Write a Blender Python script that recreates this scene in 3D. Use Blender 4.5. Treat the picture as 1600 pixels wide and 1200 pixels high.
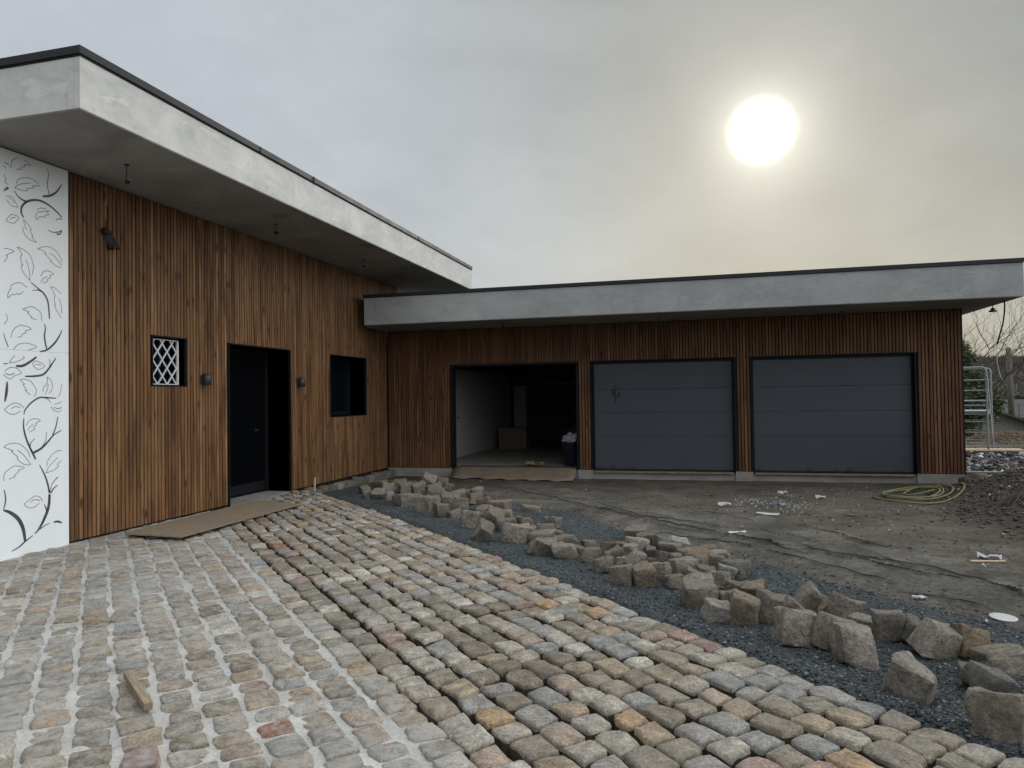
import bpy, bmesh, math, random
import numpy as np
from mathutils import Vector, Matrix, noise as mnoise

random.seed(7); rng = np.random.default_rng(7)
S = bpy.context.scene
for o in list(bpy.data.objects): bpy.data.objects.remove(o)
COL = S.collection

# ---------------------------------------------------------------- camera
F, CX, CY, EYE = 1105.0, 800.0, 600.0, 1.55
R = np.array([[0.9667076083508487, -0.01923072736596354, -0.2551599088445488],
              [0.25545545484735943, 0.014872406617825719, 0.9667064301586717],
              [-0.014795625884401812, -0.9997044516487711, 0.01928986283825741]])
cam_d = bpy.data.cameras.new('camera'); cam = bpy.data.objects.new('camera', cam_d); COL.objects.link(cam)
cam_d.sensor_width = 36.0; cam_d.lens = F/1600*36.0; cam_d.clip_start = 0.05; cam_d.clip_end = 3000
cx_, cy_, cz_ = R[:, 0], -R[:, 1], -R[:, 2]
cam.matrix_world = Matrix(((cx_[0], cy_[0], cz_[0], 0), (cx_[1], cy_[1], cz_[1], 0), (cx_[2], cy_[2], cz_[2], EYE), (0, 0, 0, 1)))
S.camera = cam

# ---------------------------------------------------------------- light
SUN_AZ, SUN_EL = 5.05, 19.4          # degrees right of +Y, above the horizon
sd = Vector((math.sin(math.radians(SUN_AZ))*math.cos(math.radians(SUN_EL)),
             math.cos(math.radians(SUN_AZ))*math.cos(math.radians(SUN_EL)), math.sin(math.radians(SUN_EL))))
sun_d = bpy.data.lights.new('sun', 'SUN'); sun_d.energy = 1.5; sun_d.angle = math.radians(10); sun_d.color = (1.0, 0.93, 0.80)
sun = bpy.data.objects.new('sun', sun_d); COL.objects.link(sun)
sun.rotation_euler = sd.to_track_quat('Z', 'Y').to_euler()

W = bpy.data.worlds.new('World'); S.world = W; W.use_nodes = True
def build_world():
    nt = W.node_tree; N = nt.nodes; L = nt.links; N.clear()
    out = N.new('ShaderNodeOutputWorld')
    sky = N.new('ShaderNodeTexSky'); sky.sky_type = 'NISHITA'; sky.sun_disc = False
    sky.sun_elevation = math.radians(SUN_EL); sky.sun_rotation = math.radians(SUN_AZ)
    sky.air_density = 1.0; sky.dust_density = 1.5
    b1 = N.new('ShaderNodeBackground'); b1.inputs[1].default_value = 0.05; L.new(sky.outputs[0], b1.inputs[0])
    tc = N.new('ShaderNodeTexCoord')
    nrm = N.new('ShaderNodeVectorMath'); nrm.operation = 'NORMALIZE'; L.new(tc.outputs['Generated'], nrm.inputs[0])
    def dot(v):
        d = N.new('ShaderNodeVectorMath'); d.operation = 'DOT_PRODUCT'; L.new(nrm.outputs[0], d.inputs[0]); d.inputs[1].default_value = v; return d.outputs['Value']
    def m(op, a, b=None, c=None, clamp=False):
        n = N.new('ShaderNodeMath'); n.operation = op; n.use_clamp = clamp
        for i, v in enumerate((a, b, c)):
            if v is None: continue
            if isinstance(v, (int, float)): n.inputs[i].default_value = v
            else: L.new(v, n.inputs[i])
        return n.outputs[0]
    def mixc(f, a, b, mode='MIX'):
        n = N.new('ShaderNodeMix'); n.data_type = 'RGBA'; n.blend_type = mode
        for i, v in ((0, f), (6, a), (7, b)):
            if isinstance(v, (int, float)): n.inputs[i].default_value = v
            elif isinstance(v, tuple): n.inputs[i].default_value = (*v, 1)
            else: L.new(v, n.inputs[i])
        return n.outputs[2]
    ds = dot(tuple(sd)); up = dot((0, 0, 1))
    # cloud structure, stretched along the horizon
    mp = N.new('ShaderNodeMapping'); L.new(nrm.outputs[0], mp.inputs[0]); mp.inputs['Scale'].default_value = (1, 1, 1.9)
    mp.inputs['Rotation'].default_value = (0.25, 0.35, 0.2)
    nz = N.new('ShaderNodeTexNoise'); L.new(mp.outputs[0], nz.inputs[0]); nz.inputs['Scale'].default_value = 2.6; nz.inputs['Detail'].default_value = 9; nz.inputs['Roughness'].default_value = 0.55
    nz.inputs['Distortion'].default_value = 0.4
    nz2 = N.new('ShaderNodeTexNoise'); L.new(mp.outputs[0], nz2.inputs[0]); nz2.inputs['Scale'].default_value = 9; nz2.inputs['Detail'].default_value = 8; nz2.inputs['Roughness'].default_value = 0.6
    # wide warm glow towards the veiled sun
    low = m('MULTIPLY_ADD', up, -3.2, 1.25, clamp=True)            # paler and warmer towards the horizon
    warm = mixc(low, (0.355, 0.372, 0.368), (0.455, 0.455, 0.395))
    # left (west) sky is a little brighter and bluer
    wl = m('MULTIPLY_ADD', dot((-0.80, 0.60, 0.0)), 2.6, -1.5, clamp=True)
    warm = mixc(wl, warm, (0.585, 0.635, 0.695))
    # overcast brightening to the zenith
    z = m('MULTIPLY_ADD', up, 2.1, -1.12, clamp=True)
    zc = mixc(z, warm, (2.15, 2.24, 2.32))
    back = m('MULTIPLY_ADD', dot((0.15, -0.99, 0.0)), 0.9, -0.15, clamp=True)
    zc = mixc(m('MULTIPLY', back, m('SUBTRACT', 1.0, z)), zc, (0.33, 0.355, 0.39))
    # broad bright lobe added out of view to the east to light +X faces
    ea = m('SMOOTHSTEP', dot((0.93, -0.25, 0.27)), 0.35, 1.0) if False else m('POWER', m('MULTIPLY_ADD', dot((0.93, -0.25, 0.27)), 1.6, -0.6, clamp=True), 1.3)
    zc = mixc(ea, zc, (2.25, 2.32, 2.34))
    cl = m('MULTIPLY_ADD', nz.outputs[0], 0.55, 0.725)
    cl = m('ADD', cl, m('MULTIPLY_ADD', nz2.outputs[0], 0.20, -0.10))
    clc = N.new('ShaderNodeCombineColor')
    for i in range(3): L.new(cl, clc.inputs[i])
    zc = mixc(1.0, zc, clc.outputs[0], 'MULTIPLY')
    # halo and disc of the sun behind thin cloud
    ang = m('MULTIPLY', m('ARCCOSINE', m('MINIMUM', ds, 0.99999)), 57.2958)
    ang = m('ADD', ang, m('MULTIPLY_ADD', nz2.outputs[0], 0.6, -0.30))
    halo = m('POWER', 2.718, m('MULTIPLY', m('MAXIMUM', m('SUBTRACT', ang, 1.9), 0.0), -0.62))
    halo2 = m('POWER', 2.718, m('MULTIPLY', ang, -0.085))
    hc = mixc(1.0, zc, mixc(1.0, (0, 0, 0), mixc(m('MINIMUM', m('MULTIPLY', halo, 1.0), 1.0), (0, 0, 0), (0.52, 0.50, 0.42)), 'ADD'), 'ADD')
    hc = mixc(1.0, hc, mixc(halo2, (0, 0, 0), (0.14, 0.132, 0.088)), 'ADD')
    disc = m('MULTIPLY_ADD', ang, -0.60, 1.62, clamp=True)
    disc = m('POWER', disc, 1.5)
    hc = mixc(disc, hc, (2.3, 2.22, 1.95))
    b2 = N.new('ShaderNodeBackground'); L.new(hc, b2.inputs[0]); b2.inputs[1].default_value = 1.0
    mx = N.new('ShaderNodeMixShader'); mx.inputs[0].default_value = 0.93
    L.new(b1.outputs[0], mx.inputs[1]); L.new(b2.outputs[0], mx.inputs[2]); L.new(mx.outputs[0], out.inputs[0])
build_world()
S.view_settings.view_transform = 'Standard'; S.view_settings.look = 'None'
S.view_settings.exposure = 0.0; S.view_settings.gamma = 1.0; S.view_settings.use_curve_mapping = False
S.render.engine = 'CYCLES'

# ---------------------------------------------------------------- helpers
CAM = np.array([0, 0, EYE])
def ray(u, v): return R @ np.array([u-CX, v-CY, F])
def at_z(u, v, z): d = ray(u, v); return CAM + d*(z-EYE)/d[2]
def at_x(u, v, x): d = ray(u, v); return CAM + d*x/d[0]
def at_y(u, v, y): d = ray(u, v); return CAM + d*y/d[1]
def depth(p): return float(R[:, 2] @ (np.array(p)-CAM))
def project(p):
    q = R.T @ (np.array(p, dtype=float)-CAM); return CX+F*q[0]/q[2], CY+F*q[1]/q[2], q[2]

def mesh_obj(name, verts, faces, mat=None, parent=None, smooth=False, kind=None, loc=None):
    me = bpy.data.meshes.new(name); me.from_pydata([tuple(map(float, v)) for v in verts], [], faces); me.update()
    if smooth: me.polygons.foreach_set('use_smooth', [True]*len(me.polygons))
    if mat: me.materials.append(mat)
    return link(name, me, parent, kind, loc)
def link(name, me, parent=None, kind=None, loc=None):
    o = bpy.data.objects.new(name, me); COL.objects.link(o)
    if parent: o.parent = parent
    if kind: o['kind'] = kind
    if loc is not None: o.location = loc
    return o
def empty(name, label=None, cat=None, loc=(0, 0, 0), group=None, kind=None):
    o = bpy.data.objects.new(name, None); COL.objects.link(o); o.location = loc; o.empty_display_size = 0.2
    tag(o, label, cat, group, kind); return o
def tag(o, label=None, cat=None, group=None, kind=None):
    if label: o['label'] = label
    if cat: o['category'] = cat
    if group: o['group'] = group
    if kind: o['kind'] = kind
    return o
class MB:
    """collects simple solids into one mesh"""
    def __init__(s): s.v = []; s.f = []
    def add(s, v, f):
        n = len(s.v); s.v += [tuple(map(float, p)) for p in v]; s.f += [tuple(i+n for i in q) for q in f]; return s
    def box(s, x0, x1, y0, y1, z0, z1):
        return s.add([(x0,y0,z0),(x1,y0,z0),(x1,y1,z0),(x0,y1,z0),(x0,y0,z1),(x1,y0,z1),(x1,y1,z1),(x0,y1,z1)],
                     [(0,3,2,1),(4,5,6,7),(0,1,5,4),(1,2,6,5),(2,3,7,6),(3,0,4,7)])
    def tube(s, pts, r, n=8, cap=True):
        pts = [Vector(p) for p in pts]; m = len(pts); rs = r if isinstance(r, (list, tuple)) else [r]*m
        base = len(s.v); up = Vector((0, 0, 1)); prev = None
        for i, p in enumerate(pts):
            t = (pts[min(i+1, m-1)]-pts[max(i-1, 0)])
            if t.length < 1e-9: t = Vector((0, 0, 1))
            t.normalize()
            if prev is None:
                a = t.orthogonal().normalized()
            else:
                a = prev - t*prev.dot(t)
                a = a.normalized() if a.length > 1e-6 else t.orthogonal().normalized()
            prev = a; b = t.cross(a)
            for k in range(n):
                an = 2*math.pi*k/n; q = p + (a*math.cos(an)+b*math.sin(an))*rs[i]; s.v.append(tuple(q))
        for i in range(m-1):
            for k in range(n):
                k2 = (k+1) % n; s.f.append((base+i*n+k, base+i*n+k2, base+(i+1)*n+k2, base+(i+1)*n+k))
        if cap:
            s.f.append(tuple(base+k for k in reversed(range(n)))); s.f.append(tuple(base+(m-1)*n+k for k in range(n)))
        return s
    def bar(s, a, b, w, d, upv=(0, 0, 1)):
        a = Vector(a); b = Vector(b); t = (b-a).normalized(); u = Vector(upv)
        if abs(t.dot(u)) > .98: u = Vector((1, 0, 0))
        sx = t.cross(u).normalized()*w/2; sy = t.cross(sx).normalized()*d/2
        v = [a-sx-sy, a+sx-sy, a+sx+sy, a-sx+sy, b-sx-sy, b+sx-sy, b+sx+sy, b-sx+sy]
        return s.add(v, [(0,3,2,1),(4,5,6,7),(0,1,5,4),(1,2,6,5),(2,3,7,6),(3,0,4,7)])
    def build(s, name, mat, parent=None, smooth=False, kind=None):
        return mesh_obj(name, s.v, s.f, mat, parent, smooth, kind)

def rbox(x0, x1, y0, y1, z0, z1, bev=0.004, name='part', mat=None, parent=None, seg=2):
    """bevelled box"""
    bm = bmesh.new(); bmesh.ops.create_cube(bm, size=1)
    for v in bm.verts:
        v.co = Vector((x0+(v.co.x+.5)*(x1-x0), y0+(v.co.y+.5)*(y1-y0), z0+(v.co.z+.5)*(z1-z0)))
    bmesh.ops.bevel(bm, geom=bm.edges[:], offset=bev, segments=seg, affect='EDGES', profile=.5)
    me = bpy.data.meshes.new(name); bm.to_mesh(me); bm.free()
    if mat: me.materials.append(mat)
    return link(name, me, parent)

# ---------------------------------------------------------------- materials
class Mat:
    def __init__(s, name, rough=.7, metal=0, spec=.5):
        s.m = bpy.data.materials.new(name); s.m.use_nodes = True; s.nt = s.m.node_tree; s.N = s.nt.nodes; s.L = s.nt.links
        s.b = s.N['Principled BSDF']; s.b.inputs['Roughness'].default_value = rough; s.b.inputs['Metallic'].default_value = metal
        s.b.inputs['Specular IOR Level'].default_value = spec
        s.geo = s.N.new('ShaderNodeNewGeometry'); s.tc = s.N.new('ShaderNodeTexCoord'); s.oi = s.N.new('ShaderNodeObjectInfo')
        s._bump = None
    def set(s, sock, v):
        if isinstance(v, (int, float)): sock.default_value = (v, v, v, 1) if sock.type == 'RGBA' else v
        elif isinstance(v, tuple): sock.default_value = (*v, 1) if len(v) == 3 and sock.type == 'RGBA' else v
        else: s.L.new(v, sock)
    def math(s, op, a, b=None, c=None, clamp=False):
        n = s.N.new('ShaderNodeMath'); n.operation = op; n.use_clamp = clamp
        for i, v in enumerate((a, b, c)):
            if v is not None: s.set(n.inputs[i], v)
        return n.outputs[0]
    def vec(s, scale=(1, 1, 1), world=True, rnd=0.0):
        mp = s.N.new('ShaderNodeMapping'); s.L.new(s.geo.outputs['Position'] if world else s.tc.outputs['Object'], mp.inputs[0])
        mp.inputs['Scale'].default_value = scale
        if rnd:
            cv = s.N.new('ShaderNodeCombineXYZ')
            a = s.math('MULTIPLY', s.oi.outputs['Random'], rnd)
            for i in range(3): s.L.new(a, cv.inputs[i])
            s.L.new(cv.outputs[0], mp.inputs['Location'])
        return mp.outputs[0]
    def noise(s, vec, scale=5, detail=5, rough=.55, dist=0):
        n = s.N.new('ShaderNodeTexNoise'); s.L.new(vec, n.inputs[0]); n.inputs['Scale'].default_value = scale
        n.inputs['Detail'].default_value = detail; n.inputs['Roughness'].default_value = rough; n.inputs['Distortion'].default_value = dist
        return n.outputs[0]
    def voro(s, vec, scale=5, feature='F1', out='Distance'):
        n = s.N.new('ShaderNodeTexVoronoi'); n.feature = feature; s.L.new(vec, n.inputs[0]); n.inputs['Scale'].default_value = scale
        return n.outputs[out]
    def ramp(s, fac, stops, interp='LINEAR'):
        n = s.N.new('ShaderNodeValToRGB'); s.set(n.inputs[0], fac); cr = n.color_ramp; cr.interpolation = interp
        while len(cr.elements) < len(stops): cr.elements.new(0.5)
        for e, (p, c) in zip(cr.elements, stops):
            e.position = p; e.color = (c, c, c, 1) if isinstance(c, (int, float)) else (*c, 1)
        return n.outputs[0]
    def mix(s, f, a, b, mode='MIX'):
        n = s.N.new('ShaderNodeMix'); n.data_type = 'RGBA'; n.blend_type = mode
        s.set(n.inputs[0], f); s.set(n.inputs[6], a); s.set(n.inputs[7], b); return n.outputs[2]
    def attr(s, name):
        n = s.N.new('ShaderNodeAttribute'); n.attribute_name = name; return n.outputs['Fac']
    def color(s, c): s.set(s.b.inputs['Base Color'], c); return s
    def rough(s, c): s.set(s.b.inputs['Roughness'], c); return s
    def bump(s, h, strength=.5, dist=.01):
        n = s.N.new('ShaderNodeBump'); n.inputs['Strength'].default_value = strength; n.inputs['Distance'].default_value = dist
        s.L.new(h, n.inputs['Height'])
        if s._bump: s.L.new(s._bump, n.inputs['Normal'])
        s._bump = n.outputs[0]; s.L.new(n.outputs[0], s.b.inputs['Normal']); return s

def mat_render(name, c0, c1, c2):
    m = Mat(name, .85, spec=.3); v = m.vec((1, 1, 1.6)); a = m.noise(v, 1.3, 8, .62, .6); b = m.noise(v, 7, 8, .7, .4); c = m.noise(m.vec((1, 1, 3.5)), 2.2, 6, .6, 1.0)
    col = m.ramp(a, [(.3, c0), (.5, c1), (.72, c2)])
    col = m.mix(m.ramp(b, [(.35, .0), (.75, .65)]), col, c2)
    col = m.mix(m.ramp(c, [(.58, .0), (.66, .45)]), col, tuple(min(1, k*1.12) for k in c2))
    # thin drip streaks and small spots
    d = m.noise(m.vec((14, 14, .9)), 1.0, 4, .6)
    col = m.mix(m.ramp(d, [(.62, 0.), (.72, .22)]), col, tuple(k*.62 for k in c0))
    sp = m.voro(m.vec(), 3.1); col = m.mix(m.ramp(sp, [(.03, .5), (.10, 0.)]), col, tuple(k*.75 for k in c0))
    m.color(col); m.bump(b, .25, .006); m.bump(m.noise(m.vec(), 60, 3), .12, .002); return m.m
M = {}
M['render'] = mat_render('fine_render', (.40, .405, .395), (.52, .52, .505), (.66, .65, .625))
M['render_garage'] = mat_render('shaded_render', (.24, .255, .265), (.30, .315, .32), (.38, .385, .385))  # same render as the house, colour darkened for the shaded garage side
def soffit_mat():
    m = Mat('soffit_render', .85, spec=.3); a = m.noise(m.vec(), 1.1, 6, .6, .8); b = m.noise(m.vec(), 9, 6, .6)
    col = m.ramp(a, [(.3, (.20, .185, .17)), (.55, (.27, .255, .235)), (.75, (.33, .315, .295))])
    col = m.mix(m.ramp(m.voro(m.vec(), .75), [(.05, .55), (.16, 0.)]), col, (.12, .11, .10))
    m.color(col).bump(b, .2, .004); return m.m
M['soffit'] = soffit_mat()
def flat(name, c, rough=.5, metal=0, var=.15, scale=3, bump=.05, spec=.5):
    m = Mat(name, rough, metal, spec); n = m.noise(m.vec(), scale, 6, .6, .3)
    m.color(m.mix(n, tuple(k*(1-var) for k in c), tuple(min(1, k*(1+var)) for k in c)))
    m.rough(m.ramp(n, [(.3, max(0, rough-.08)), (.7, min(1, rough+.08))]))
    if bump: m.bump(m.noise(m.vec(), scale*12, 4), bump, .002)
    return m.m
M['cap'] = flat('dark_cap_metal', (.024, .026, .032), .5, .1, .15, spec=.3)
M['black'] = flat('black_membrane', (.008, .008, .009), .8)
M['frame'] = flat('anthracite_frame', (.010, .011, .014), .5, 0, spec=.2)
M['reveal'] = flat('black_reveal', (.010, .011, .013), .55, 0, .3, spec=.2)
M['leaf'] = flat('black_door', (.0016, .002, .003), .8, 0, .1, spec=.05)
M['lampmat'] = flat('lamp_black', (.038, .042, .050), .5, .1)
M['alu'] = flat('aluminium', (.27, .285, .295), .5, .5, .35, 9)
M['galv'] = flat('galvanised_grille', (.72, .73, .74), .5, .2, .12, 20)
M['hose'] = flat('hose_plastic', (.17, .165, .075), .7, 0, .45, 9)
M['cardboard'] = flat('cardboard', (.20, .155, .112), .85, 0, .35, 6, .3)
M['bin'] = flat('bin_plastic', (.012, .020, .045), .45)
M['bag'] = flat('plastic_bag', (.62, .64, .68), .4, 0, .2, 20, .3)
M['white_in'] = flat('white_board', (.52, .52, .50), .8, 0, .06)
M['scrapw'] = flat('white_scrap', (.42, .43, .43), .55, 0, .2, 30)
M['scrapb'] = flat('blue_scrap', (.17, .23, .32), .5, 0, .2, 30)
M['dummy'] = None
M['rubber'] = flat('cable_rubber', (.012, .012, .014), .5)
M['wirew'] = flat('white_wire', (.6, .6, .58), .5)
M['pole'] = flat('pole_wood', (.10, .09, .075), .9, 0, .3, 6, .3)
M['sawn'] = flat('sawn_pale_wood', (.58, .46, .30), .8, 0, .15, 8)
M['roofing'] = flat('shed_roofing', (.06, .058, .058), .8, 0, .3, 5, .2)
M['trunk'] = flat('bark', (.075, .06, .048), .95, 0, .35, 8, .4)
M['plinth'] = mat_render('plinth_concrete', (.16, .155, .145), (.24, .235, .22), (.33, .325, .31))
M['floor_in'] = mat_render('screed_floor', (.22, .21, .19), (.30, .29, .27), (.38, .37, .34))
M['glassdark'] = None
def glass():
    m = Mat('window_glass', .08, 0, .6); m.color((.004, .008, .010)); m.b.inputs['Specular IOR Level'].default_value = .35; return m.m
M['glassdark'] = glass()
def panel_white():
    m = Mat('white_coated_panel', .45, 0, .45); n = m.noise(m.vec((1, 1, .5)), 2.5, 6, .6)
    m.color(m.mix(n, (.80, .83, .85), (.87, .89, .90))); m.bump(m.noise(m.vec(), 40, 2), .02, .001); return m.m
M['panel'] = panel_white()
M['cut'] = flat('cut_shadow_gap', (.075, .085, .092), .45, .2, .95, 7, 0)
def door_grey():
    m = Mat('garage_door_coating', .5, .1, .4); v = m.vec(); n = m.noise(v, 1.2, 5); 
    col = m.mix(n, (.056, .065, .082), (.068, .078, .096))
    sep = m.N.new('ShaderNodeSeparateXYZ'); m.L.new(m.geo.outputs['Position'], sep.inputs[0])
    low = m.ramp(sep.outputs[2], [(.0, 1.0), (.28, 0.)])
    mud = m.ramp(m.math('ADD', m.noise(m.vec((1, 1, .45)), 3.2, 7, .7), m.math('MULTIPLY', low, .22)), [(.72, 0.), (.80, .8)])
    col = m.mix(m.math('MULTIPLY', m.math('ADD', mud, 0.0), .7) if False else mud, col, (.028, .029, .031))
    fine = m.ramp(m.math('ADD', m.noise(v, 9, 6, .65), m.math('MULTIPLY', low, .12)), [(.62, 0.), (.8, .35)])
    col = m.mix(fine, col, (.11, .10, .09))
    m.color(col); m.bump(m.noise(v, 160, 3), .08, .001); return m.m
M['door'] = door_grey()
def wood(name, cols):
    m = Mat(name, .62, 0, .35); v = m.vec((1, 1, .035), False, 37.0); g = m.noise(v, 55, 5, .6, .15)
    v2 = m.vec((1, 1, .09), False, 91.0); k = m.noise(v2, 7, 4, .55, .8)
    r = m.oi.outputs['Random']
    base = m.ramp(r, [(0, cols[0]), (.25, cols[1]), (.5, cols[2]), (.75, cols[3]), (1, cols[4])])
    col = m.mix(m.ramp(g, [(.3, .0), (.7, .75)]), base, (.115, .050, .022))
    # knots: compact dark spots, with paler halo
    kn = m.voro(m.vec((6.0, 6.0, 2.0), False, 53.0), 1.35)
    col = m.mix(m.ramp(kn, [(.09, .95), (.24, .0)]), col, (.045, .018, .009))
    col = m.mix(m.ramp(k, [(.44, 0.), (.62, .75)]), col, (.060, .026, .012))
    # sun-bleached patches
    p = m.noise(m.vec((1, 1, .6)), 1.7, 5, .6); col = m.mix(m.ramp(p, [(.5, 0.), (.8, .30)]), col, (.34, .20, .11))
    m.color(col); m.rough(m.ramp(g, [(.2, .5), (.8, .75)])); m.bump(g, .35, .0015); return m.m
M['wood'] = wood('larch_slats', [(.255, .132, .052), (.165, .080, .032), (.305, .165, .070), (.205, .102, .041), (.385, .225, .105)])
M['wood_b'] = wood('larch_slats_shaded', [(.180, .086, .036), (.120, .055, .025), (.225, .110, .047), (.15, .071, .031), (.27, .142, .064)])  # same larch, with the shade of the garage front put into the colours
def osb():
    m = Mat('weathered_board', .85, 0, .3); v = m.vec((1, 1, 1), False); g = m.noise(m.vec((1.5, 12, 1), False), 5, 7, .65, .3)
    col = m.ramp(g, [(.25, (.13, .10, .07)), (.5, (.23, .175, .12)), (.75, (.34, .27, .19))])
    col = m.mix(m.ramp(m.noise(v, 1.6, 6, .6), [(.45, 0.), (.7, .6)]), col, (.19, .17, .145))
    m.color(col); m.bump(g, .5, .003); return m.m
M['board'] = osb()
def cobble(name, dust):
    m = Mat(name, .72, 0, .4)
    isl = m.math('MULTIPLY', m.geo.outputs['Random Per Island'], 7.31)
    rnd = m.math('FRACT', m.math('ADD', m.math('MULTIPLY', m.oi.outputs['Random'], 3.7), isl))
    r2 = m.math('FRACT', m.math('MULTIPLY', rnd, 13.7))
    pal = [(0, (.235, .205, .170)), (.10, (.30, .285, .26)), (.22, (.195, .180, .160)), (.33, (.34, .325, .30)), (.45, (.265, .215, .165)),
           (.55, (.24, .245, .25)), (.64, (.15, .137, .122)), (.72, (.285, .23, .20)), (.79, (.205, .195, .165)), (.855, (.205, .225, .24)), (.905, (.33, .23, .15)), (.925, (.42, .41, .385)),
           (.965, (.255, .185, .175)), (.991, (.25, .11, .09))]
    pal = [(p_, tuple(c_*(.60 if p_ < .9 else .66)+g_*(.40 if p_ < .9 else .34) for c_, g_ in zip(cc, (.27, .243, .205)))) for p_, cc in pal]
    pal = [(p_, tuple(max(.05, (c_-.25)*1.6+.278) for c_ in cc)) for p_, cc in pal]
    col = m.ramp(rnd, pal, 'CONSTANT')
    cv = m.N.new('ShaderNodeCombineXYZ'); m.L.new(rnd, cv.inputs[0]); m.L.new(r2, cv.inputs[1])
    mp = m.N.new('ShaderNodeMapping'); m.L.new(m.geo.outputs['Position'], mp.inputs[0]); 
    sc = m.N.new('ShaderNodeVectorMath'); sc.operation = 'SCALE'; m.L.new(cv.outputs[0], sc.inputs[0]); sc.inputs['Scale'].default_value = 20
    m.L.new(sc.outputs[0], mp.inputs['Location']); v = mp.outputs[0]
    a = m.noise(v, 11, 8, .68, .5); b = m.noise(v, 70, 6, .7); c = m.noise(v, 26, 6, .65, 1.2)
    col = m.mix(1.0, col, m.ramp(a, [(.30, (.42, .41, .40)), (.5, (.95, .94, .92)), (.70, (1.6, 1.57, 1.50))]), 'MULTIPLY')
    col = m.mix(1.0, col, m.ramp(b, [(.32, .42), (.5, 1.), (.70, 1.6)]), 'MULTIPLY')
    col = m.mix(m.ramp(c, [(.60, 0.), (.70, .6)]), col, (.085, .08, .07))            # dark lichen stains
    col = m.mix(m.ramp(m.noise(v, 7, 6, .6, 1.5), [(.56, 0.), (.70, .45)]), col, (.30, .23, .155))   # ochre stain
    sepn = m.N.new('ShaderNodeSeparateXYZ'); m.L.new(m.geo.outputs['Normal'], sepn.inputs[0])
    if dust:
        dm = m.ramp(m.math('ADD', m.noise(v, 18, 8, .7), m.math('MULTIPLY', m.noise(m.vec(), 1.2, 3), .5)), [(.66, 0.), (.90, dust)])
        col = m.mix(dm, col, (.40, .39, .37))
    m.color(col)
    m.bump(m.noise(v, 15, 9, .78, .6), 1.0, .020); m.bump(b, 1.0, .008); m.bump(m.voro(v, 45), .25, .004)
    m.rough(m.ramp(a, [(.3, .48), (.7, .8)])); return m.m
M['cob_m'] = cobble('cobble_mortared', .9); M['cob_o'] = cobble('cobble_open', .25)
def loose():
    m = Mat('loose_stone', .82, 0, .35); r = m.oi.outputs['Random']; r2 = m.math('FRACT', m.math('MULTIPLY', r, 17.3))
    col = m.ramp(r, [(0, (.215, .195, .165)), (.2, (.18, .165, .14)), (.42, (.255, .235, .205)), (.62, (.155, .15, .14)), (.75, (.225, .19, .15)), (.86, (.30, .29, .265)), (.95, (.20, .155, .115))], 'CONSTANT')
    v = m.vec((1, 1, 1), False, 40.0); a = m.noise(v, 7, 8, .65, .6); b = m.noise(v, 45, 6, .7)
    col = m.mix(1.0, col, m.ramp(a, [(.30, (.45, .45, .45)), (.5, (.98, .98, .98)), (.70, (1.6, 1.54, 1.42))]), 'MULTIPLY')
    col = m.mix(1.0, col, m.ramp(b, [(.3, .7), (.7, 1.3)]), 'MULTIPLY')
    col = m.mix(m.ramp(m.noise(v, 5, 5, .6, 1.5), [(.54, 0.), (.66, .55)]), col, (.20, .135, .085))
    col = m.mix(1.0, col, (.90, .895, .88), 'MULTIPLY')
    m.color(col); m.bump(m.noise(v, 10, 8, .65, .5), .9, .03); m.bump(b, .5, .006); m.bump(m.noise(v, 120, 4, .6), .3, .002); return m.m
M['loose'] = loose()
def mortar():
    m = Mat('joint_sand', .95, 0, .15); v = m.vec(); a = m.noise(v, 3, 6, .6); b = m.noise(v, 55, 6, .75)
    col = m.ramp(a, [(.3, (.33, .32, .30)), (.55, (.43, .425, .405)), (.75, (.54, .54, .53))])
    col = m.mix(m.ramp(m.noise(v, 1.6, 5, .6), [(.6, 0.), (.75, .5)]), col, (.40, .34, .25))
    col = m.mix(1.0, col, m.ramp(b, [(.3, .68), (.7, 1.25)]), 'MULTIPLY')
    m.color(col); m.bump(b, .7, .006); m.bump(m.noise(v, 14, 6), .5, .012); return m.m
M['mortar'] = mortar()
M['soil_shade_flank'] = flat('soil_shaded_flank', (.060, .054, .045), .95, 0, .5, 14, .6, .1)
M['bed'] = flat('dark_joint_bed', (.018, .017, .015), .95, 0, .5, 12, .8, .1)
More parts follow.
